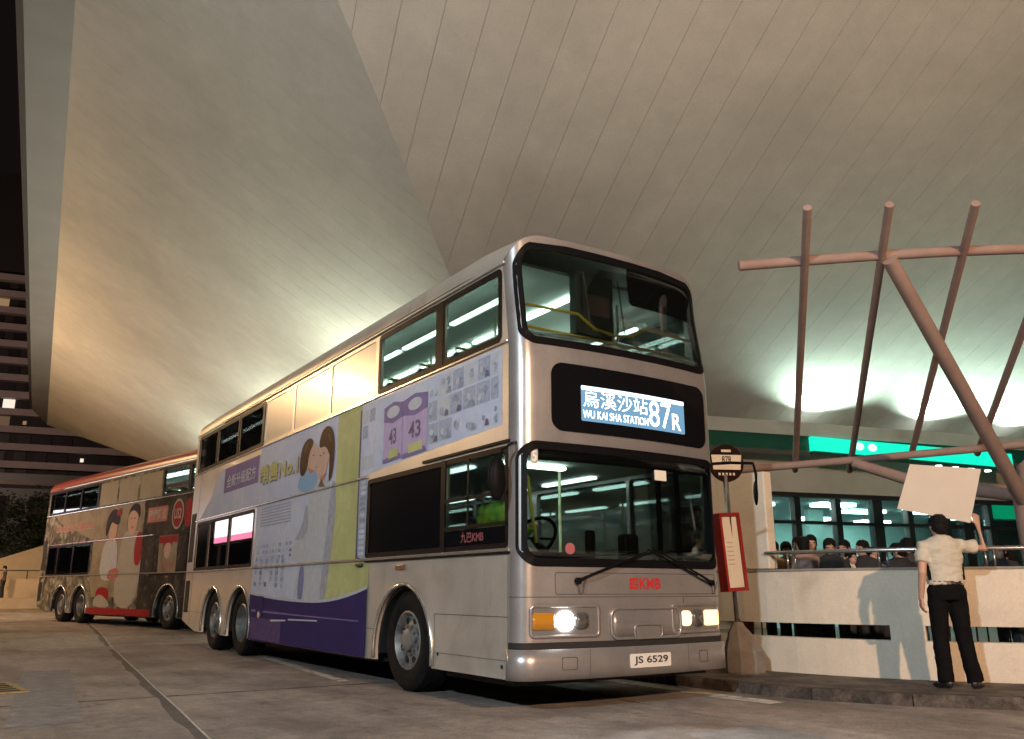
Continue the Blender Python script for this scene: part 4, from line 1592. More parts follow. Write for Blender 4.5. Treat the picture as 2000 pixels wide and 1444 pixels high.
P_lav = prn('lavender', (0.58, 0.61, 0.72), dirt=((0.47, 0.52, 0.70), 1.1, .4, .7))
P_white = prn('white', (0.62, 0.62, 0.64))
P_yel = prn('yellow', (0.55, 0.545, 0.25), dirt=((.42, .42, .18), 1.2, .4, .7))
P_pur = prn('purple', (0.038, 0.026, 0.115), 0.25, .12, 2)
P_pur2 = prn('violet', (0.22, 0.16, 0.34), 0.3, .15, 4)
P_pink = prn('pack_violet', (0.48, 0.37, 0.58))
P_skin = prn('skin', (0.62, 0.40, 0.32))
P_hair = prn('hair', (0.055, 0.022, 0.014), var=.3, scale=14)
P_blue = prn('shirt_blue', (0.25, 0.42, 0.62))
P_grey = prn('shade_grey', (0.38, 0.39, 0.45), var=.2)
P_pale = prn('pale_grey', (0.52, 0.53, 0.57))
P_gold = prn('gold_letter', (0.55, 0.50, 0.18))
P_ink = prn('blue_ink', (0.27, 0.30, 0.40), var=.25, scale=25)
P_ink2 = prn('light_ink', (0.37, 0.40, 0.50), var=.25, scale=25)
P_dk = prn('dark_ink', (0.16, 0.13, 0.2), var=.25, scale=25)

bus1 = make_bus('silver and champagne double decker bus with lit headlamp at the stop', (0, 0, 0), 0, M_champ, M_champ, M_silver, M_strip)
# silver-grey lower front quarter
ad = sdec('advert_sheet', [(3.33, 2.33), (3.33, .29), (7.56, .29), (7.64, .95), (7.64, 3.27), (3.60, 3.27), (3.6, 2.33)], 0, P_lav, bus1)
ad['label'] = 'lavender and yellow printed advert covering the middle of the bus side'
A = ad


def purp(y):
    t = (y - 4.95)
    return .86 + (.0138 * t * t if t > 0 else .057 * t * t)


sdec('advert_purple_band', [(3.2, .285)] + [(7.58, .285)] + curve_top(7.64, 3.2, purp), 9, P_pur, A)
sdec('advert_pale_edge', curve_top(7.64, 3.2, lambda y: purp(y) + .035) + curve_top(3.2, 7.64, purp), 8, P_pale, A)
sdec('advert_yellow_field', [(3.2, .9), (4.75, .84), (4.6, 1.4), (4.35, 2.4), (4.35, 3.27), (3.58, 3.27), (3.58, 2.35), (3.55, 1.4), (3.2, 1.34)], 1, P_yel, A)
# tall pale figure: sleeve and body with shadow edges
sdec('advert_figure', [(5.75, .87), (4.72, .84), (4.62, 1.5), (4.5, 2.1), (4.55, 2.45), (4.95, 2.55), (5.3, 2.3), (5.35, 1.75), (5.95, 1.6), (6.0, 1.5), (5.6, 1.42), (5.55, 1.3)], 2, P_pale, A)
sdec('advert_figure_shade', [(4.72, .86), (4.52, .86), (4.42, 1.35), (4.3, 1.9), (4.34, 2.4), (4.5, 2.4), (4.58, 1.6)], 3, P_grey, A)
sdec('advert_figure_shade', [(5.55, .88), (5.32, .86), (5.3, 1.34), (5.5, 1.36)], 3, prn('sleeve_blue', (.22, .23, .40)), A)
sdec('advert_figure_shade', [(5.38, 2.28), (5.2, 1.75), (5.85, 1.68), (5.5, 1.85)], 3, P_grey, A)
sdec('advert_shirt', [(5.75, 2.36), (5.0, 2.36), (5.05, 2.62), (5.35, 2.72), (5.75, 2.58)], 3, P_blue, A)
# the couple's heads
sdec('advert_head', ell(5.25, 2.80, .24, .22), 4, P_skin, A)
sdec('advert_head', [(5.05, 2.95), (4.78, 3.02), (4.62, 2.85), (4.65, 2.6), (4.8, 2.42), (4.98, 2.48), (5.1, 2.7)], 5, P_skin, A)
sdec('advert_hair', [(5.72, 2.62), (5.55, 2.58), (5.42, 2.68), (5.38, 2.9), (5.2, 3.02), (5.35, 3.12), (5.6, 3.08), (5.74, 2.9)], 6, P_hair, A)
sdec('advert_hair', [(5.02, 2.9), (4.95, 3.12), (4.72, 3.2), (4.5, 3.1), (4.42, 2.85), (4.45, 2.5), (4.6, 2.36), (4.58, 2.75), (4.75, 2.92)], 6, P_hair, A)
sdec('advert_shade', [(5.12, 2.62), (5.3, 2.58), (5.42, 2.7), (5.3, 2.66)], 5, prn('skin_shade', (.42, .24, .18)), A)
sdec('advert_shade', [(4.66, 2.55), (4.8, 2.43), (4.95, 2.5), (4.8, 2.52)], 6, prn('skin_shade', (.42, .24, .18)), A)
for ey, ez in ((5.2, 2.84), (4.93, 2.8), (4.8, 2.82)):
    sdec('advert_eye', ell(ey, ez, .035, .008, 8, .2), 7, P_hair, A)
sdec('advert_ear', ell(4.62, 2.74, .03, .055, 10), 7, P_skin, A)
sdec('advert_mouth', ell(5.06, 2.66, .03, .012, 8), 7, prn('lip', (.5, .16, .15)), A)
sdec('advert_hair_light', [(5.6, 2.9), (5.5, 3.04), (5.4, 3.06), (5.48, 2.95)], 7, prn('hair_light', (.13, .06, .04), var=.3, scale=20), A)
sdec('advert_hair_light', [(4.72, 3.08), (4.6, 3.05), (4.52, 2.9), (4.62, 2.98)], 7, prn('hair_light', (.13, .06, .04), var=.3, scale=20), A)
sdec('advert_collar', [(4.85, 2.48), (4.72, 2.36), (4.95, 2.38)], 7, M_ink, A)
# slogan, purple corner block
stext('advert_slogan', '銷售No.1', 7.6, 5.82, 2.66, 2.97, 4, P_gold, A, 0.03)
for s, e in (('advert_slogan_edge', 3),):
    stext(s, '銷售No.1', 7.59, 5.79, 2.64, 2.95, e, P_dk, A, 0.03)
cb = sdec('advert_corner_block', [(7.7, 2.72), (9.72, 2.72), (9.72, 3.17), (7.7, 3.17)], 1, P_pur2, bus1)
stext('advert_corner_lettering', '全新升級配方', 9.55, 7.85, 2.80, 3.02, 3, P_white, cb, 0.01)
rear = sdec('advert_rear_sheet', [(7.66, 2.36), (11.3, 2.36), (10.6, 2.7), (10.0, 3.17), (7.66, 3.17)], 0, P_lav, bus1)
rnd = random.Random(11)
# vertical columns of small print on the sheet
for c in range(6):
    y = 6.15 + c * .25
    for r_ in range(5):
        z = .98 + r_ * .085 + .02 * abs(y - 4.95)
        if rnd.random() < .75:
            s = '滋養配方營品質安心健康'[rnd.randrange(11)]
            stext('advert_print', s, y + .13, y, z + .05, z + .12, 2, rnd.choice([P_ink, P_ink2, P_dk]), A, .01)
for c in range(11):
    y = 5.9 + c * .15
    for r_ in range(3):
        if rnd.random() < .8:
            sdec('advert_print', [(y, 1.47 + r_ * .09), (y + .1, 1.47 + r_ * .09), (y + .1, 1.52 + r_ * .09), (y, 1.52 + r_ * .09)], 2, rnd.choice([P_ink2, P_pale]), A)
for k in range(7):
    z = 1.95 - k * .03
    sdec('advert_print', [(6.0, 1.98 + k * .045), (7.4, 1.98 + k * .045), (7.4, 2.0 + k * .045), (6.0, 2.0 + k * .045)], 2, P_ink2, A)
# purple band print
sdec('advert_print', [(5.9, .60), (6.55, .58), (6.55, .605), (5.9, .62)], 12, P_white, A)
sdec('advert_print', [(4.7, .63), (5.8, .615), (5.8, .635), (4.7, .648)], 12, P_pale, A)
sdec('advert_scuff', [(3.4, .665), (7.5, .70), (7.5, .735), (5.5, .70), (3.4, .678)], 11, P_pur2, A)
sdec('advert_violet_patch', [(6.1, .30), (7.5, .30), (7.5, .62), (6.1, .60)], 10, prn('violet_patch', (.11, .07, .18), var=.2), A)
fl = MB().box(-.026, -.018, 6.95, 7.25, .66, .93).build('fuel_flap', P_pur, A)
MB().lathe([(.0001, -.02), (.05, -.018), (.05, 0), (.0001, 0)], (-.02, 7.08, .66), 'x', 12).build('flap_catch', M_rail, A)
# comic-grid panel over the front lower band
pn = sdec('advert_comic_sheet', [(.36, 3.25), (.36, 2.50), (2.0, 2.44), (3.59, 2.36), (3.59, 3.26)], 0, P_lav, bus1)
pn['label'] = 'pale blue printed sheet with small comic frames and violet packs'
sdec('advert_side_strip', [(3.34, 1.38), (3.56, 1.38), (3.58, 2.36), (3.34, 2.36)], 1, P_ink2, bus1)
sdec('advert_side_strip', [(3.56, 1.38), (3.60, 1.38), (3.63, 3.2), (3.58, 3.2)], 2, P_dk, bus1)
for k in range(14):
    z = 1.42 + k * .065
    sdec('advert_print', [(3.37, z), (3.52, z), (3.52, z + .04), (3.37, z + .04)], 3, rnd.choice([P_ink, P_lav, P_pale]), A)


def comic(y0, y1, z0, z1):
    sdec('comic_frame', [(y0, z0), (y1, z0), (y1, z1), (y0, z1)], 1, rnd.choice([P_lav, P_ink2, P_pale, P_ink2]), pn)
    w, h = y1 - y0, z1 - z0
    for k in range(rnd.choice([2, 3, 3])):
        cy, cz = y0 + w * rnd.uniform(.25, .75), z0 + h * rnd.uniform(.25, .7)
        rw, rh = w * rnd.uniform(.12, .24), h * rnd.uniform(.12, .24)
        sdec('comic_shape', ell(cy, cz, rw, rh, 12, rnd.random()), 2 + k, [P_ink, P_pale, P_ink2][k], pn)
    if rnd.random() < .6:
        sdec('comic_shape', [(y0 + .01, z0 + .01), (y0 + w * .4, z0 + .01), (y0 + w * .3, z0 + h * .35), (y0 + .02, z0 + h * .3)], 5, rnd.choice([P_ink, P_dk]), pn)


for r_ in range(3):
    ycur = .42
    widths = [.13, .22, .24, .22, .26, .22] if r_ != 1 else [.13, .25, .24, .24, .24, .2]
    for w in widths:
        comic(ycur, ycur + w, 2.53 + r_ * .24 - .012 * (ycur - .4), 2.53 + r_ * .24 + .215 - .012 * (ycur - .4))
        ycur += w + .02
for c in range(3):
    for r_ in range(4):
        y, z = 3.0 + c * .19, 2.44 + r_ * .19
        sdec('comic_frame', [(y, z), (y + .16, z), (y + .16, z + .16), (y, z + .16)], 1, rnd.choice([P_ink2, P_lav, P_pale]), pn)
for y0, y1 in ((1.83, 2.42), (2.43, 2.92)):
    pk = sdec('advert_pack', [(y0, 2.46), (y1, 2.44), (y1, 3.1), ((y0 + y1) / 2, 3.14), (y0, 3.1)], 4, P_pink, pn)
    sdec('pack_top', [(y0, 2.93), ((y0 + y1) / 2, 2.89), (y1, 2.93), (y1, 3.1), ((y0 + y1) / 2, 3.14), (y0, 3.1)], 5, P_pur2, pn)
    sdec('pack_panel', ell((y0 + y1) / 2, 3.02, .17, .07, 14), 6, P_pale, pn)
    stext('pack_number', '43', y1 - .15, y0 + .15, 2.64, 2.83, 6, P_dk, pn, .02)
    sdec('pack_seal', [(y0 + .1, 2.49), (y1 - .15, 2.48), (y1 - .15, 2.58), (y0 + .1, 2.59)], 6, P_yel, pn)
    sdec('pack_shadow', [(y0, 2.46), (y1, 2.44), (y1, 2.49), (y0 + .05, 2.52)], 5, P_pur2, pn)

# driver's sliding window frame and fleet sign
dw = MB()
for b in ((.27, 1.43, 1.86, 1.895), (.27, 1.43, 1.585, 1.62), (.93, .965, 1.62, 2.26)):
    dw.box(-.014, -.009, *b)
dw.build('driver_window_frame', M_blackplastic, bus1)
sp = MB().box(-.006, .004, .30, 1.40, 1.43, 1.58).build('sill_sign', M_blackglass, bus1)
text('sill_lettering', '九巴KMB', lambda u, v: Vector((-.0085, 1.08 - .42 * u, 1.455 + .10 * v)), mat('sign_red_dim', (.25, .05, .08), .5), sp, .02)

# destination display: screen and writing
M_screen = emis('display_blue', (0.16, 0.34, 0.52), 1.0)
M_led = emis('display_white', (0.86, 0.96, 1.0), 4.0)
scr = mround(.66, 2.0, 2.555, 2.895, .012, .0105, .014, .06).build('display_screen', M_screen, bus1)


def fmap(x0, x1, z0, z1, off):
    return lambda u, v: FM(x0 + (x1 - x0) * u, z0 + (z1 - z0) * v, off)


text('display_route', '87', fmap(1.49, 1.80, 2.585, 2.845, .0165), M_led, bus1, .0)
text('display_route', 'R', fmap(1.815, 1.94, 2.585, 2.75, .0165), M_led, bus1, .005)
text('display_chinese', '烏溪沙站', fmap(.68, 1.47, 2.69, 2.85, .0165), M_led, bus1, -.004)
text('display_english', 'WU KAI SHA STATION', fmap(.675, 1.475, 2.585, 2.66, .0165), M_led, bus1, .0)
mround(.66, 2.0, 2.852, 2.893, .012, .0145, .0155, .06).build('display_glare_strip', emis('display_top_glare', (.75, .9, 1), 2.2), bus1)  # glare along the top of the screen, put in as a glowing strip
# fleet lettering and registration plate
M_kred = mat('fleet_red', (.50, .03, .03), .4)
text('fleet_lettering', 'KMB', fmap(1.29, 1.56, 1.03, 1.13, .004), M_kred, bus1, .025)
fe = mround(1.17, 1.275, 1.03, 1.13, .012, .001, .0035, .02).build('fleet_emblem', M_kred, bus1)
text('emblem_character', '九巴', fmap(1.182, 1.263, 1.045, 1.115, .0055), M_silver, fe, .01)
pl = mround(1.115, 1.615, .345, .465, .015, .036, .042, .05).build('registration_plate', mat('plate_white', (.72, .71, .68), .4), bus1)
text('plate_lettering', 'JS 6529', fmap(1.16, 1.575, .365, .445, .0445), M_ink, pl, .02)
light('headlamp_beam', 'SPOT', (.45, -.06, .76), 130, (1.0, .95, .88), .06, None, (.5, -6, .0), math.radians(75), .7)
# screen stickers
st = thing('x', '', '')
bpy.data.objects.remove(st)
mround(.13, .20, 2.12, 2.26, .02, -.007, -.004, .02).build('screen_sticker', mat('sticker_grey', (.4, .42, .4), .5), bus1)
text('sticker_mark', '5', fmap(.14, .19, 2.14, 2.24, -.003), M_white, bus1, .03)
mround(1.55, 1.71, 2.06, 2.16, .005, -.007, -.004, .03).build('screen_notice', M_white, bus1)
mround(.47, .57, 1.33, 1.43, .048, -.007, -.004, .02).build('screen_disc', mat('disc_red', (.35, .1, .12), .5), bus1)

# second bus
C_dark = mat('dark_print', (0.05, 0.04, 0.035), .6, var=.6, scale=1.8, spec=.03, dirt=((.14, .12, .09), 3.5, .55, .7))
m_c = bpy.data.materials.new('foliage_print')
m_c.use_nodes = True
nt = m_c.node_tree
bs_n = nt.nodes['Principled BSDF']
bs_n.inputs['Roughness'].default_value = .55
bs_n.inputs['Specular IOR Level'].default_value = .04
tc = nt.nodes.new('ShaderNodeTexCoord')
nz = nt.nodes.new('ShaderNodeTexNoise')
nz.inputs['Scale'].default_value = 2.6
nz.inputs['Detail'].default_value = 6
nz.inputs['Distortion'].default_value = 1.2
rp = nt.nodes.new('ShaderNodeValToRGB')
cr = rp.color_ramp
cr.elements[0].position = .36
cr.elements[0].color = (.05, .045, .035, 1)
cr.elements[1].position = .66
cr.elements[1].color = (.42, .40, .34, 1)
e = cr.elements.new(.5)
e.color = (.17, .15, .11, 1)
nt.links.new(tc.outputs['Object'], nz.inputs['Vector'])
nt.links.new(nz.outputs['Fac'], rp.inputs['Fac'])
nt.links.new(rp.outputs['Color'], bs_n.inputs['Base Color'])
FILM_UP = mat('cream_window_film', (0.30, 0.26, 0.17), 0.45, var=.12, scale=2, spec=.1)
FILM_LOW = FILM_UP
bus2 = make_bus('red roofed double decker bus with a printed family advert, standing behind', (1.144, 14.467, 0.08), 0.208, m_c, M_redbody, M_redbody, M_strip2)
bus2['label'] = 'red roofed double decker bus with a printed couple advert, standing behind'
P_cream = prn('cream', (0.36, 0.30, 0.21), var=.12, dirt=((.22, .18, .12), 1.6, .45, .7))
P_red = prn('red', (0.34, 0.025, 0.025), var=.15)
P_red2 = prn('pale_red', (0.50, 0.18, 0.14))
P_black = prn('black', (0.03, 0.025, 0.025))
sh = sdec('advert_sheet', [(4.1, 2.32), (4.1, .75), (7.3, .75), (7.55, 1.2), (7.62, 2.32)], 0, P_cream, bus2)
up = sdec('advert_upper_sheet', [(4.2, 2.35), (7.6, 2.35), (9.2, 2.7), (10.6, 3.0), (11.2, 3.27), (4.2, 3.27)], 0, P_cream, bus2)
sdec('advert_dark_field', [(.3, .3), (1.58, .3)] + [(2.3 - .72 * math.cos(PI * k / 12), .42 + .7 * math.sin(PI * k / 12)) for k in range(13)] + [(3.02, .3), (4.05, .3), (4.15, 3.27), (.3, 3.27)], 0, C_dark, bus2)
sdec('advert_red_band', [(3.2, .285), (7.5, .285), (7.5, .46), (3.2, .46)], 3, P_red, bus2)
P_white = prn('soft_white', (.44, .40, .34), var=.1, scale=3)
sdec('advert_figure', [(4.1, .47), (5.6, .47), (5.7, 1.3), (5.5, 2.32), (5.2, 2.55), (4.4, 2.5), (4.05, 2.3)], 4, P_white, sh)
sdec('advert_shirt', [(4.05, 1.6), (4.5, 1.55), (4.6, 2.2), (4.4, 2.5), (4.1, 2.4)], 5, P_red, sh)
sdec('advert_head', ell(4.85, 2.78, .33, .38), 6, P_skin, sh)
sdec('advert_hair', [(5.2, 2.85), (5.15, 3.12), (4.85, 3.27), (4.45, 3.2), (4.42, 2.8), (4.55, 2.95), (4.85, 3.08), (5.1, 3.02)], 7, P_black, sh)
sdec('advert_mouth', ell(4.85, 2.6, .09, .03, 10), 7, P_red2, sh)
for dy in (-.12, .12):
    sdec('advert_eye', ell(4.85 + dy, 2.84, .04, .02, 8), 7, P_black, sh)
sdec('advert_head', ell(6.2, 2.6, .3, .33), 6, P_skin, sh)
sdec('advert_hair', [(6.5, 2.5), (6.7, 2.4), (6.72, 2.9), (6.45, 3.15), (6.1, 3.2), (5.8, 3.0), (5.75, 2.75), (6.0, 2.72), (6.35, 2.85)], 7, P_black, sh)
sdec('advert_ribbon', [(6.1, 3.06), (5.75, 3.22), (5.65, 3.0), (5.9, 2.95)], 8, P_red, sh)
sdec('advert_body', [(5.6, 1.2), (6.9, 1.2), (6.85, 2.1), (6.5, 2.35), (5.75, 2.35)], 4, P_pale, sh)
sdec('advert_sleeve', [(5.4, 1.25), (6.3, 1.2), (6.2, 1.5), (5.5, 1.55)], 6, P_red2, sh)
sdec('advert_bag', [(6.0, .62), (6.9, .62), (7.0, .95), (6.5, 1.05), (6.0, .95)], 5, P_red, sh)
sdec('advert_bag', [(5.9, .47), (7.0, .47), (7.1, .7), (6.6, .86), (5.9, .6)], 6, P_white, sh)
stext('advert_lettering', 'Sunny farm', 10.9, 7.75, 2.66, 2.98, 3, P_red2, up, .02)
stext('advert_lettering_edge', 'Sunny farm', 10.92, 7.73, 2.63, 2.99, 2, P_white, up, .06)
bx = sdec('advert_title_box', rrect(2.70, 3.92, 2.66, 3.06, .05), 3, P_red2, bus2)
stext('advert_title', '健康鐵道', 3.86, 2.76, 2.71, 3.01, 4, P_white, bx, .02)
rd = sdec('advert_roundel', ell(2.1, 2.8, .33, .38, 28), 3, P_white, bus2)
sdec('advert_roundel_field', ell(2.1, 2.8, .28, .33, 28), 4, P_red, rd)
stext('advert_roundel_lettering', 'US2', 2.3, 1.9, 2.68, 2.94, 5, P_white, rd, .02)
sdec('advert_roundel_field', ell(1.5, 2.8, .22, .36, 24), 4, P_red, rd)
po = sdec('advert_poster', [(1.95, 1.36), (2.98, 1.36), (3.05, 2.29), (1.95, 2.29)], 3, P_cream, bus2)
sdec('poster_band', [(1.97, 2.1), (3.02, 2.1), (3.04, 2.28), (1.97, 2.28)], 4, P_red, po)
sdec('poster_face', ell(2.5, 1.95, .2, .25), 5, P_skin, po)
sdec('poster_hair', [(2.75, 1.9), (2.78, 2.2), (2.3, 2.25), (2.22, 1.95), (2.35, 2.1), (2.65, 2.1)], 6, P_red, po)
stext('poster_lettering', '好味道', 2.85, 2.1, 1.45, 1.65, 5, P_red2, po, .02)

# ------------------------------------------------------------------ people
def blob(mb, name, m, parent, voxel=0.012, smooth=4, wrinkle=0.0, wscale=9.0, seed=0.0):
    """union of closed shapes grown into one continuous surface"""
    me = bpy.data.meshes.new('tmp')
    me.from_pydata(mb.v, [], mb.f)
    bm = bmesh.new()
    bm.from_mesh(me)
    bmesh.ops.recalc_face_normals(bm, faces=bm.faces)
    bm.to_mesh(me)
    bm.free()
    ob = bpy.data.objects.new('tmp', me)
    COL.objects.link(ob)
    r = ob.modifiers.new('r', 'REMESH')
    r.mode = 'VOXEL'
    r.voxel_size = voxel
    s = ob.modifiers.new('s', 'SMOOTH')
    s.iterations = smooth
    s.factor = 0.5
    dg = bpy.context.evaluated_depsgraph_get()
    out = bpy.data.meshes.new_from_object(ob.evaluated_get(dg))
    out.name = name
    bpy.data.objects.remove(ob)
    bpy.data.meshes.remove(me)
    if wrinkle:
        nrm = [v.normal.copy() for v in out.vertices]
        for v, n in zip(out.vertices, nrm):
            q = v.co * wscale
            v.co += n * wrinkle * (noise.noise(Vector((q.x, q.y, q.z * 1.8 + seed))) + .6 * abs(noise.noise(Vector((q.x * 1.7 + 5, q.y * 1.7, q.z * 3.5 + seed)))))
    return link(name, out, m, parent, True)


def ring(c, rx, ry, n=20, tilt=0.0):
    return [(c[0] + rx * math.cos(2 * PI * k / n), c[1] + ry * math.sin(2 * PI * k / n), c[2]) for k in range(n)]


def limb(mb, pts, rs, n=12):
    """limb with rounded ends"""
    p = [Vector(q) for q in pts]
    d0 = (p[0] - p[1]).normalized()
    d1 = (p[-1] - p[-2]).normalized()
    P = [p[0] + d0 * rs[0] * .9, p[0] + d0 * rs[0] * .6] + p + [p[-1] + d1 * rs[-1] * .6, p[-1] + d1 * rs[-1] * .9]
    R = [rs[0] * .35, rs[0] * .78] + list(rs) + [rs[-1] * .78, rs[-1] * .35]
    mb.tube(P, R, n)


def hand(mb, wrist, fwd, palm, thumb_dir, curl=0.3, s=1.0, spread=.012):
    """palm and five fingers. fwd: wrist to fingers, palm: palm normal, thumb_dir: towards the thumb side"""
    f = Vector(fwd).normalized()
    t = Vector(thumb_dir)
    t = (t - f * t.dot(f)).normalized()
    p = Vector(palm)
    p = (p - f * p.dot(f) - t * p.dot(t)).normalized()
    w = Vector(wrist)
    for k in range(4):
        b = w + t * (.03 - .02 * k) * s
        limb(mb, [w + t * (.015 - .01 * k) * s, b + f * .085 * s], [.016 * s, .0145 * s], 8)
    lens = (.068, .076, .07, .055)
    for k in range(4):
        b = w + t * (.031 - .0205 * k) * s + f * .085 * s
        L = lens[k] * s
        a1, a2, a3 = curl * 1.0, curl * 2.2, curl * 3.2
        q = [b]
        for seg, an in ((.45, a1), (.32, a2), (.26, a3)):
            d = f * math.cos(an) + p * math.sin(an) + t * spread * (1.5 - k)
            q.append(q[-1] + d * L * seg)
        limb(mb, q, [.0092 * s, .0088 * s, .0082 * s, .0072 * s], 8)
    b = w + t * .026 * s + f * .02 * s
    limb(mb, [b, b + (t * .75 + f * .6 + p * .25).normalized() * .042 * s, b + (t * .55 + f * .8 + p * .45 + p * curl).normalized() * .078 * s], [.014 * s, .011 * s, .009 * s], 8)


def head_shapes(c, turn=0.0, tilt=0.0):
    """head centred on c facing +y, turned about z"""
    M3 = Matrix.Rotation(turn, 3, 'Z') @ Matrix.Rotation(tilt, 3, 'X')
    h = MB()
    C0 = Vector(c)
    h.ellipsoid(C0 + M3 @ Vector((0, -.008, .022)), .076, .094, .095, 18, 12, M3)
    h.ellipsoid(C0 + M3 @ Vector((0, .022, -.045)), .058, .068, .07, 14, 10, M3)
    h.ellipsoid(C0 + M3 @ Vector((0, .05, -.085)), .028, .026, .022, 10, 8, M3)
    limb(h, [C0 + M3 @ Vector((0, .088, .012)), C0 + M3 @ Vector((0, .104, -.022))], [.010, .015], 8)
    h.ellipsoid(C0 + M3 @ Vector((0, .086, -.058)), .024, .012, .009, 10, 6, M3)
    for s in (-1, 1):
        h.ellipsoid(C0 + M3 @ Vector((s * .078, -.005, -.012)), .012, .024, .034, 8, 8, M3)
        h.ellipsoid(C0 + M3 @ Vector((s * .03, .076, .02)), .02, .012, .008, 8, 6, M3)
    hair = MB()
    hair.ellipsoid(C0 + M3 @ Vector((0, -.016, .04)), .086, .1, .09, 18, 12, M3)
    hair.ellipsoid(C0 + M3 @ Vector((0, -.045, -.01)), .08, .068, .085, 16, 10, M3)
    for s in (-1, 1):
        hair.ellipsoid(C0 + M3 @ Vector((s * .066, -.012, .01)), .02, .05, .055, 10, 8, M3)
    eyes = MB()
    for s in (-1, 1):
        eyes.ellipsoid(C0 + M3 @ Vector((s * .031, .083, .008)), .012, .007, .006, 8, 6, M3)
    return h, hair, eyes


M_skin = mat('skin', (0.50, 0.29, 0.21), 0.55, var=0.08, scale=12)
M_hair = mat('black_hair', (0.006, 0.005, 0.005), 0.7, bump=.5, bscale=120, spec=.2)
M_eye = mat('dark_eye', (0.02, 0.015, 0.015), 0.3)
M_shirt = mat('cream_shirt', (0.52, 0.48, 0.40), 0.8, var=0.06, scale=6, bump=.15, bscale=90)
M_trous = mat('dark_trousers', (0.007, 0.0065, 0.007), 0.9, var=0.2, scale=8, bump=.2, bscale=60, spec=.08)
M_shoe = mat('black_shoe', (0.02, 0.018, 0.018), 0.4)


def torso(mb, k=0.0, z0=.86, z1=1.46, w=1.0):
    T = [(.84, .155, .10, -.01), (.92, .17, .115, -.01), (1.0, .162, .108, -.005), (1.08, .155, .102, .0), (1.18, .168, .108, .005), (1.28, .182, .115, .005), (1.36, .185, .108, -.005), (1.42, .15, .085, -.012), (1.455, .085, .066, -.012), (1.475, .058, .058, -.01)]
    rg = [ring((0, cy, z), rx * w + k, ry * w + k) for z, rx, ry, cy in T if z0 <= z <= z1 + .02]
    mb.rings(rg)


def person(name, label, loc, rz, H, arms, shirt, trous, hairm, group=None, turn=0.0, tilt=0.0, legs=None, voxel=.014, long_sleeve=False, build=1.0, fingers=True, sleeve=.62, shirt_low=.93, longhair=False, untucked=False):
    p = thing(name, label, 'person', loc, rz, group)
    s = H / 1.70
    p.scale = (s, s, s)
    legs = legs or [((-.09, 0, .9), (-.1, .01, .49), (-.105, -.02, .09), 0.1), ((.09, 0, .9), (.1, .01, .49), (.105, -.02, .09), -.1)]
    body = MB()
    torso(body, 0, .86, 1.5, build)
    for hp, kn, an, tw in legs:
        limb(body, [hp, kn, an], [.085, .055, .038])
    limb(body, [(0, -.012, 1.42), (0, 0.005, 1.53)], [.055, .052])
    h, hair, eyes = head_shapes((0, .012, 1.578), turn, tilt)
    body = join(body, h)
    for (sh, el, wr, fwd, palm, th, curl) in arms:
        limb(body, [sh, el, wr], [.05, .04, .027])
        if fingers:
            hand(body, wr, fwd, palm, th, curl)
        else:
            limb(body, [wr, Vector(wr) + Vector(fwd).normalized() * .12], [.03, .03])
    b = blob(body, 'body', M_skin, p, voxel if not fingers else min(voxel, .0065), 3)
    # shirt
    c = MB()
    torso(c, .016, (.86 if untucked else shirt_low - .02), 1.47, build)
    for (sh, el, wr, *_r) in arms:
        sh, el, wr = Vector(sh), Vector(el), Vector(wr)
        if long_sleeve:
            limb(c, [sh + (sh - Vector((0, 0, 1.38))) * -.2, sh, el, el.lerp(wr, .9)], [.07, .068, .055, .042])
        else:
            e = sh.lerp(el, sleeve)
            c.tube([sh + (sh - Vector((0, 0, 1.36))) * -.35, sh, sh.lerp(el, sleeve * .5), e, e + (e - sh).normalized() * .004], [.055, .064, .063, .068, .05], 14)
    blob(c, 'shirt', shirt, p, max(.010, voxel * .8), 4, .015, 10, rz)
    # collar
    col = MB()
    col.rings([ring((0, -.008, 1.455), .068, .066), ring((0, -.006, 1.49), .062, .062)])
    blob(col, 'collar', shirt, p, .012, 3)
    # trousers
    t = MB()
    t.rings([ring((0, -.008, z), rx * build, ry * build) for z, rx, ry in ((.84, .16, .118), (.9, .178, .128), (.96, .172, .122), (1.0, .166, .116))])
    for hp, kn, an, tw in legs:
        an2 = Vector(an) + Vector((0, 0, -.03))
        t.tube([Vector(hp) + Vector((0, 0, .06)), Vector(hp), Vector(hp).lerp(Vector(kn), .5), kn, Vector(kn).lerp(an2, .5), an2], [.09, .102, .09, .077, .074, .078], 16)
    blob(t, 'trousers', trous, p, max(.011, voxel * .8), 4, .008, 7, rz + 3)
    for hp, kn, an, tw in legs:
        sm = MB()
        M3 = Matrix.Rotation(tw, 3, 'Z')
        A = Vector(an)
        for d, rx, ry, rz_ in ((-.03, .04, .05, .05), (.05, .043, .075, .04), (.12, .042, .07, .03)):
            cpt = M3 @ Vector((0, d, 0))
            sm.ellipsoid((A.x + cpt.x, A.y + cpt.y, rz_ * .9 + .004), rx, ry, rz_, 12, 8, M3)
        blob(sm, 'shoe', M_shoe, p, .012, 3)
    if longhair:
        hair.ellipsoid((0, -.07, 1.47), .085, .045, .15, 14, 10)
    blob(hair, 'hair', hairm, p, .008 if voxel < .012 else .011, 2, .009, 34, rz)
    eyes.build('eyes', M_eye, p)
    return p


def down_arms(bend=.06, out=.06):
    r = []
    for s in (-1, 1):
        r.append(((s * .185, -.005, 1.385), (s * (.215 + out * .4), -.02, 1.11), (s * (.22 + out * .5), bend, .87), (0, .12, -1), (-s, 0, 0), (0, 1, 0), .28))
    return r


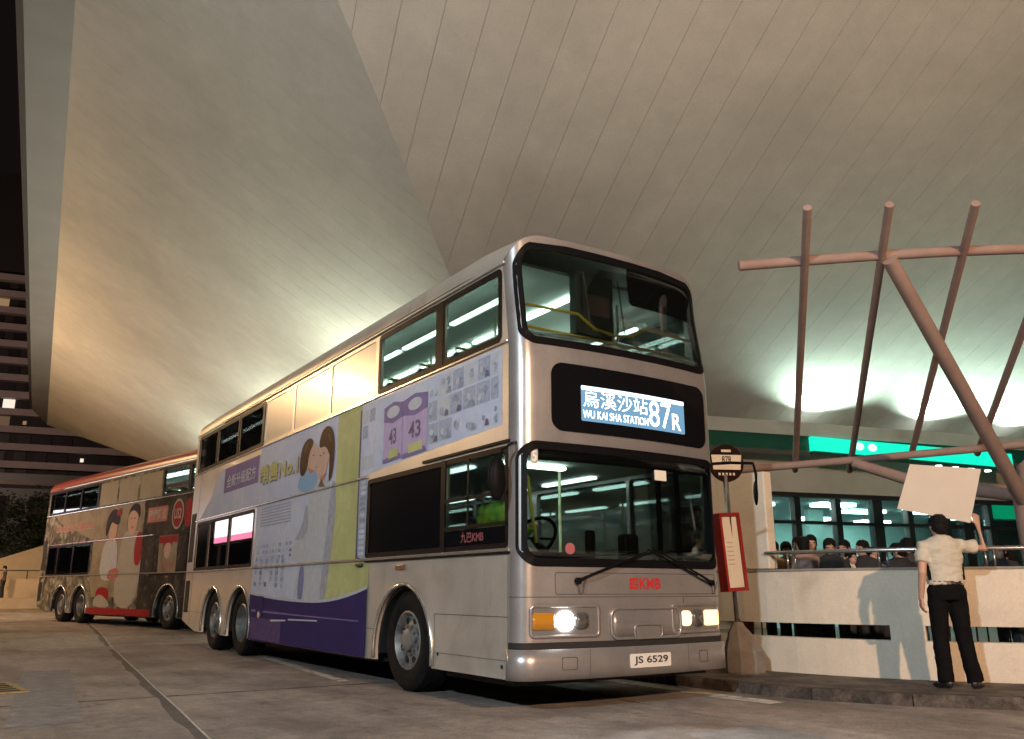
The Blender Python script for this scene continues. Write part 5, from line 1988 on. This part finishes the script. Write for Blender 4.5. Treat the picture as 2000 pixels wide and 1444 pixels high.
# the man holding up the board, seen from behind
raised = ((.185, -.005, 1.385), (.445, .05, 1.355), (.415, .055, 1.60), (-.12, .06, 1), (-.45, .9, 0), (-.8, -.3, .3), .55)
hang = ((-.185, -.005, 1.385), (-.24, -.06, 1.11), (-.25, .02, .86), (.02, .10, -1), (1, 0, 0), (0, 1, 0), .35)
man = person('person', 'man in cream short sleeved shirt and dark trousers seen from behind, raising a blank board', (4.23, -1.24, PZ), -YAW - .08, 1.665, [raised, hang], M_shirt, M_trous, M_hair, turn=.12, tilt=-.08,
             legs=[((-.09, 0, .9), (-.11, .015, .49), (-.115, -.02, .09), .35), ((.09, 0, .9), (.11, .0, .49), (.16, -.03, .09), -.7)], voxel=.011, shirt_low=.96)
mm = thing('x', '', '')
bpy.data.objects.remove(mm)
belt = MB()
belt.rings([ring((0, -.008, 1.0), .176, .125), ring((0, -.008, 1.03), .172, .122)])
belt.build('belt', M_shoe, man)
for s in (-1, 1):
    MB().box(s * .165 - .012, s * .165 + .012, -.055, -.03, 1.04, 1.2).build('shirt_side_stripe', M_trous, man)

# the board
bc = [(3.63, -1.40, 2.215), (4.21, -1.78, 2.165), (4.16, -1.64, 1.645), (3.57, -1.26, 1.79)]
bc = [Vector(q) + Vector((.125, -.02, 0)) for q in ((3.81, -1.17, 2.26), (4.435, -1.55, 2.215), (4.375, -1.40, 1.68), (3.74, -1.02, 1.82))]
o = Vector(bc[0]) * 0
cen = sum((Vector(p) for p in bc), Vector((0, 0, 0))) / 4
nr = (Vector(bc[1]) - Vector(bc[0])).cross(Vector(bc[3]) - Vector(bc[0])).normalized()
bb = MB()
bb.hexa([Vector(p) - cen - nr * .004 for p in bc] + [Vector(p) - cen + nr * .004 for p in bc])
brd = bb.build('blank_board', mat('board_card', (0.58, 0.53, 0.47), 0.7, var=0.03, scale=3), None)
brd.location = cen
tag(brd, 'blank pale rectangular board held up by the man at the parapet', 'board')

# the queue beyond the parapet
def cloth(n, c):
    return mat('cloth_' + n, c, .85, var=.12, scale=7, bump=.15, bscale=80)


Q_GROUP = 'people queuing beyond the parapet'
queue = [
    ((5.30, 1.76), 1.57, 'orange', (.45, .30, .16), 2.6, .2, 'queuing person in tan top, leftmost beside the tall wall panel'),
    ((5.80, 1.73), 1.64, 'brown', (.22, .14, .12), 1.9, .5, 'queuing person in dull brown top, half hidden behind a taller neighbour'),
    ((5.56, 1.46), 1.62, 'pinkbrown', (.35, .24, .21), .4, -.4, 'queuing person with round black hair in a pinkish jacket'),
    ((5.95, 1.64), 1.67, 'camel', (.36, .23, .14), 2.9, .1, 'tallest queuing person in camel jacket facing the camera'),
    ((5.86, 1.27), 1.60, 'black', (.02, .02, .022), 2.7, .3, 'queuing person in black top with head bent, between camel jacket and white shirt'),
    ((6.35, 1.30), 1.46, 'white', (.62, .62, .60), 3.0, -.3, 'short queuing person in white shirt with dark bag strap'),
    ((6.45, 1.18), 1.59, 'black2', (.025, .025, .028), 2.4, .2, 'queuing person in black top right of the white shirt'),
    ((6.60, 1.15), 1.50, 'taupe', (.20, .16, .14), 3.3, .0, 'queuing person in taupe top leaning near the railing post'),
    ((6.72, .80), 1.54, 'black3', (.022, .02, .022), .3, .3, 'queuing person in black seen from behind near the railing post'),
    ((6.95, .83), 1.62, 'dark', (.05, .045, .05), .2, -.2, 'queuing person with big black hair just left of the board man'),
    ((8.1, .18), 1.55, 'black4', (.025, .025, .03), 2.7, .3, 'lone person in black top right of the board man'),
    ((8.45, .22), 1.47, 'charcoal', (.07, .07, .075), .4, .1, 'person in charcoal by the canopy post at the right edge'),
    ((6.05, 2.15), 1.60, 'olive', (.18, .18, .1), 2.8, .2, 'queuing person in olive top half hidden behind the camel jacket'),
    ((7.35, 1.25), 1.58, 'navy', (.04, .05, .1), 2.5, -.3, 'queuing person in navy top at the back, left of the board man'),
    ((7.62, .72), 1.60, 'maroon', (.18, .05, .05), 2.9, .3, 'queuing person in maroon top right behind the board man'),
    ((6.85, 1.75), 1.63, 'grey', (.25, .25, .25), 2.2, .4, 'queuing person in grey top at the back of the queue by the glass'),
    ((8.95, .0), 1.60, 'beige', (.4, .33, .25), 2.6, -.2, 'person in beige top beyond the canopy post'),
]
protos = {}
for i, ((x, y), H, nm, c, rz, turn, lab) in enumerate(queue):
    kind = i % 4
    a = down_arms(.10, .04)
    if kind == 1:
        a[0] = ((-.185, -.005, 1.385), (-.23, .03, 1.12), (-.08, .22, 1.12), (.5, .8, .2), (0, 0, -1), (0, .3, 1), .5)
    if kind == 2:
        a[1] = ((.185, -.005, 1.385), (.23, .0, 1.12), (.10, .23, 1.18), (-.5, .8, .2), (0, 0, -1), (0, .3, 1), .5)
    if kind not in protos:
        q = person('person', lab, (x, y, PZ), rz - .6, H, a, cloth(nm, c), cloth('dark_jeans', (.03, .035, .05)), M_hair, Q_GROUP, turn, -.2 * (kind == 0), voxel=.016, long_sleeve=kind in (1, 3), fingers=True, untucked=True, longhair=kind == 3)
        protos[kind] = q
    else:
        src = protos[kind]
        q = bpy.data.objects.new('person', None)
        COL.objects.link(q)
        q.location = (x, y, PZ)
        q.rotation_euler = (0, 0, rz - .6)
        k = H / 1.7
        q.scale = (k, k, k)
        tag(q, lab, 'person', Q_GROUP)
        for ch in list(src.children):
            cc = ch.copy()
            COL.objects.link(cc)
            cc.parent = q
            if ch.name.split('.')[0] in ('shirt', 'collar'):
                cc.material_slots[0].link = 'OBJECT'
                cc.material_slots[0].material = cloth(nm, c)
    del q['group']
    q['group'] = Q_GROUP
# bag on the white shirt person
# driver in a bright vest at the wheel
sit_legs = [((-.1, .05, .86), (-.12, .45, .83), (-.12, .55, .42), .0), ((.1, .05, .86), (.12, .45, .83), (.12, .55, .42), 0)]
drv_arms = [((-.185, -.005, 1.385), (-.27, .12, 1.14), (-.17, .36, 1.22), (.2, .9, .3), (.3, 0, -1), (.9, 0, .3), .6), ((.185, -.005, 1.385), (.27, .12, 1.14), (.17, .36, 1.22), (-.2, .9, .3), (-.3, 0, -1), (-.9, 0, .3), .6)]
drv = person('person', 'bus driver in a bright lime vest sitting at the wheel of the silver bus', (.55, 1.28, .45), PI, 1.66, drv_arms, mat('hi_vis_vest', (.35, .6, .08), .7, var=.1, scale=6), M_trous, M_hair, voxel=.016, long_sleeve=True, legs=sit_legs, fingers=True)
# lone pedestrian on the far left ramp
ped = protos[0]
q = bpy.data.objects.new('person', None)
COL.objects.link(q)
q.location = (-1.15, 47.2, 0.62)
q.rotation_euler = (0, 0, 1.2)
q.scale = (.97, .97, .97)
tag(q, 'distant pedestrian in grey by the ramp wall at the left edge', 'person')
for ch in list(ped.children):
    cc = ch.copy()
    COL.objects.link(cc)
    cc.parent = q
    if ch.name.split('.')[0] in ('shirt', 'collar'):
        cc.material_slots[0].link = 'OBJECT'
        cc.material_slots[0].material = cloth('far_grey', (.22, .2, .18))
# raised walkway the pedestrian stands on
MB().box(-22, 9, 46.4, 47.98, 0.0, .62).build('walkway', M_ramp, ramp)
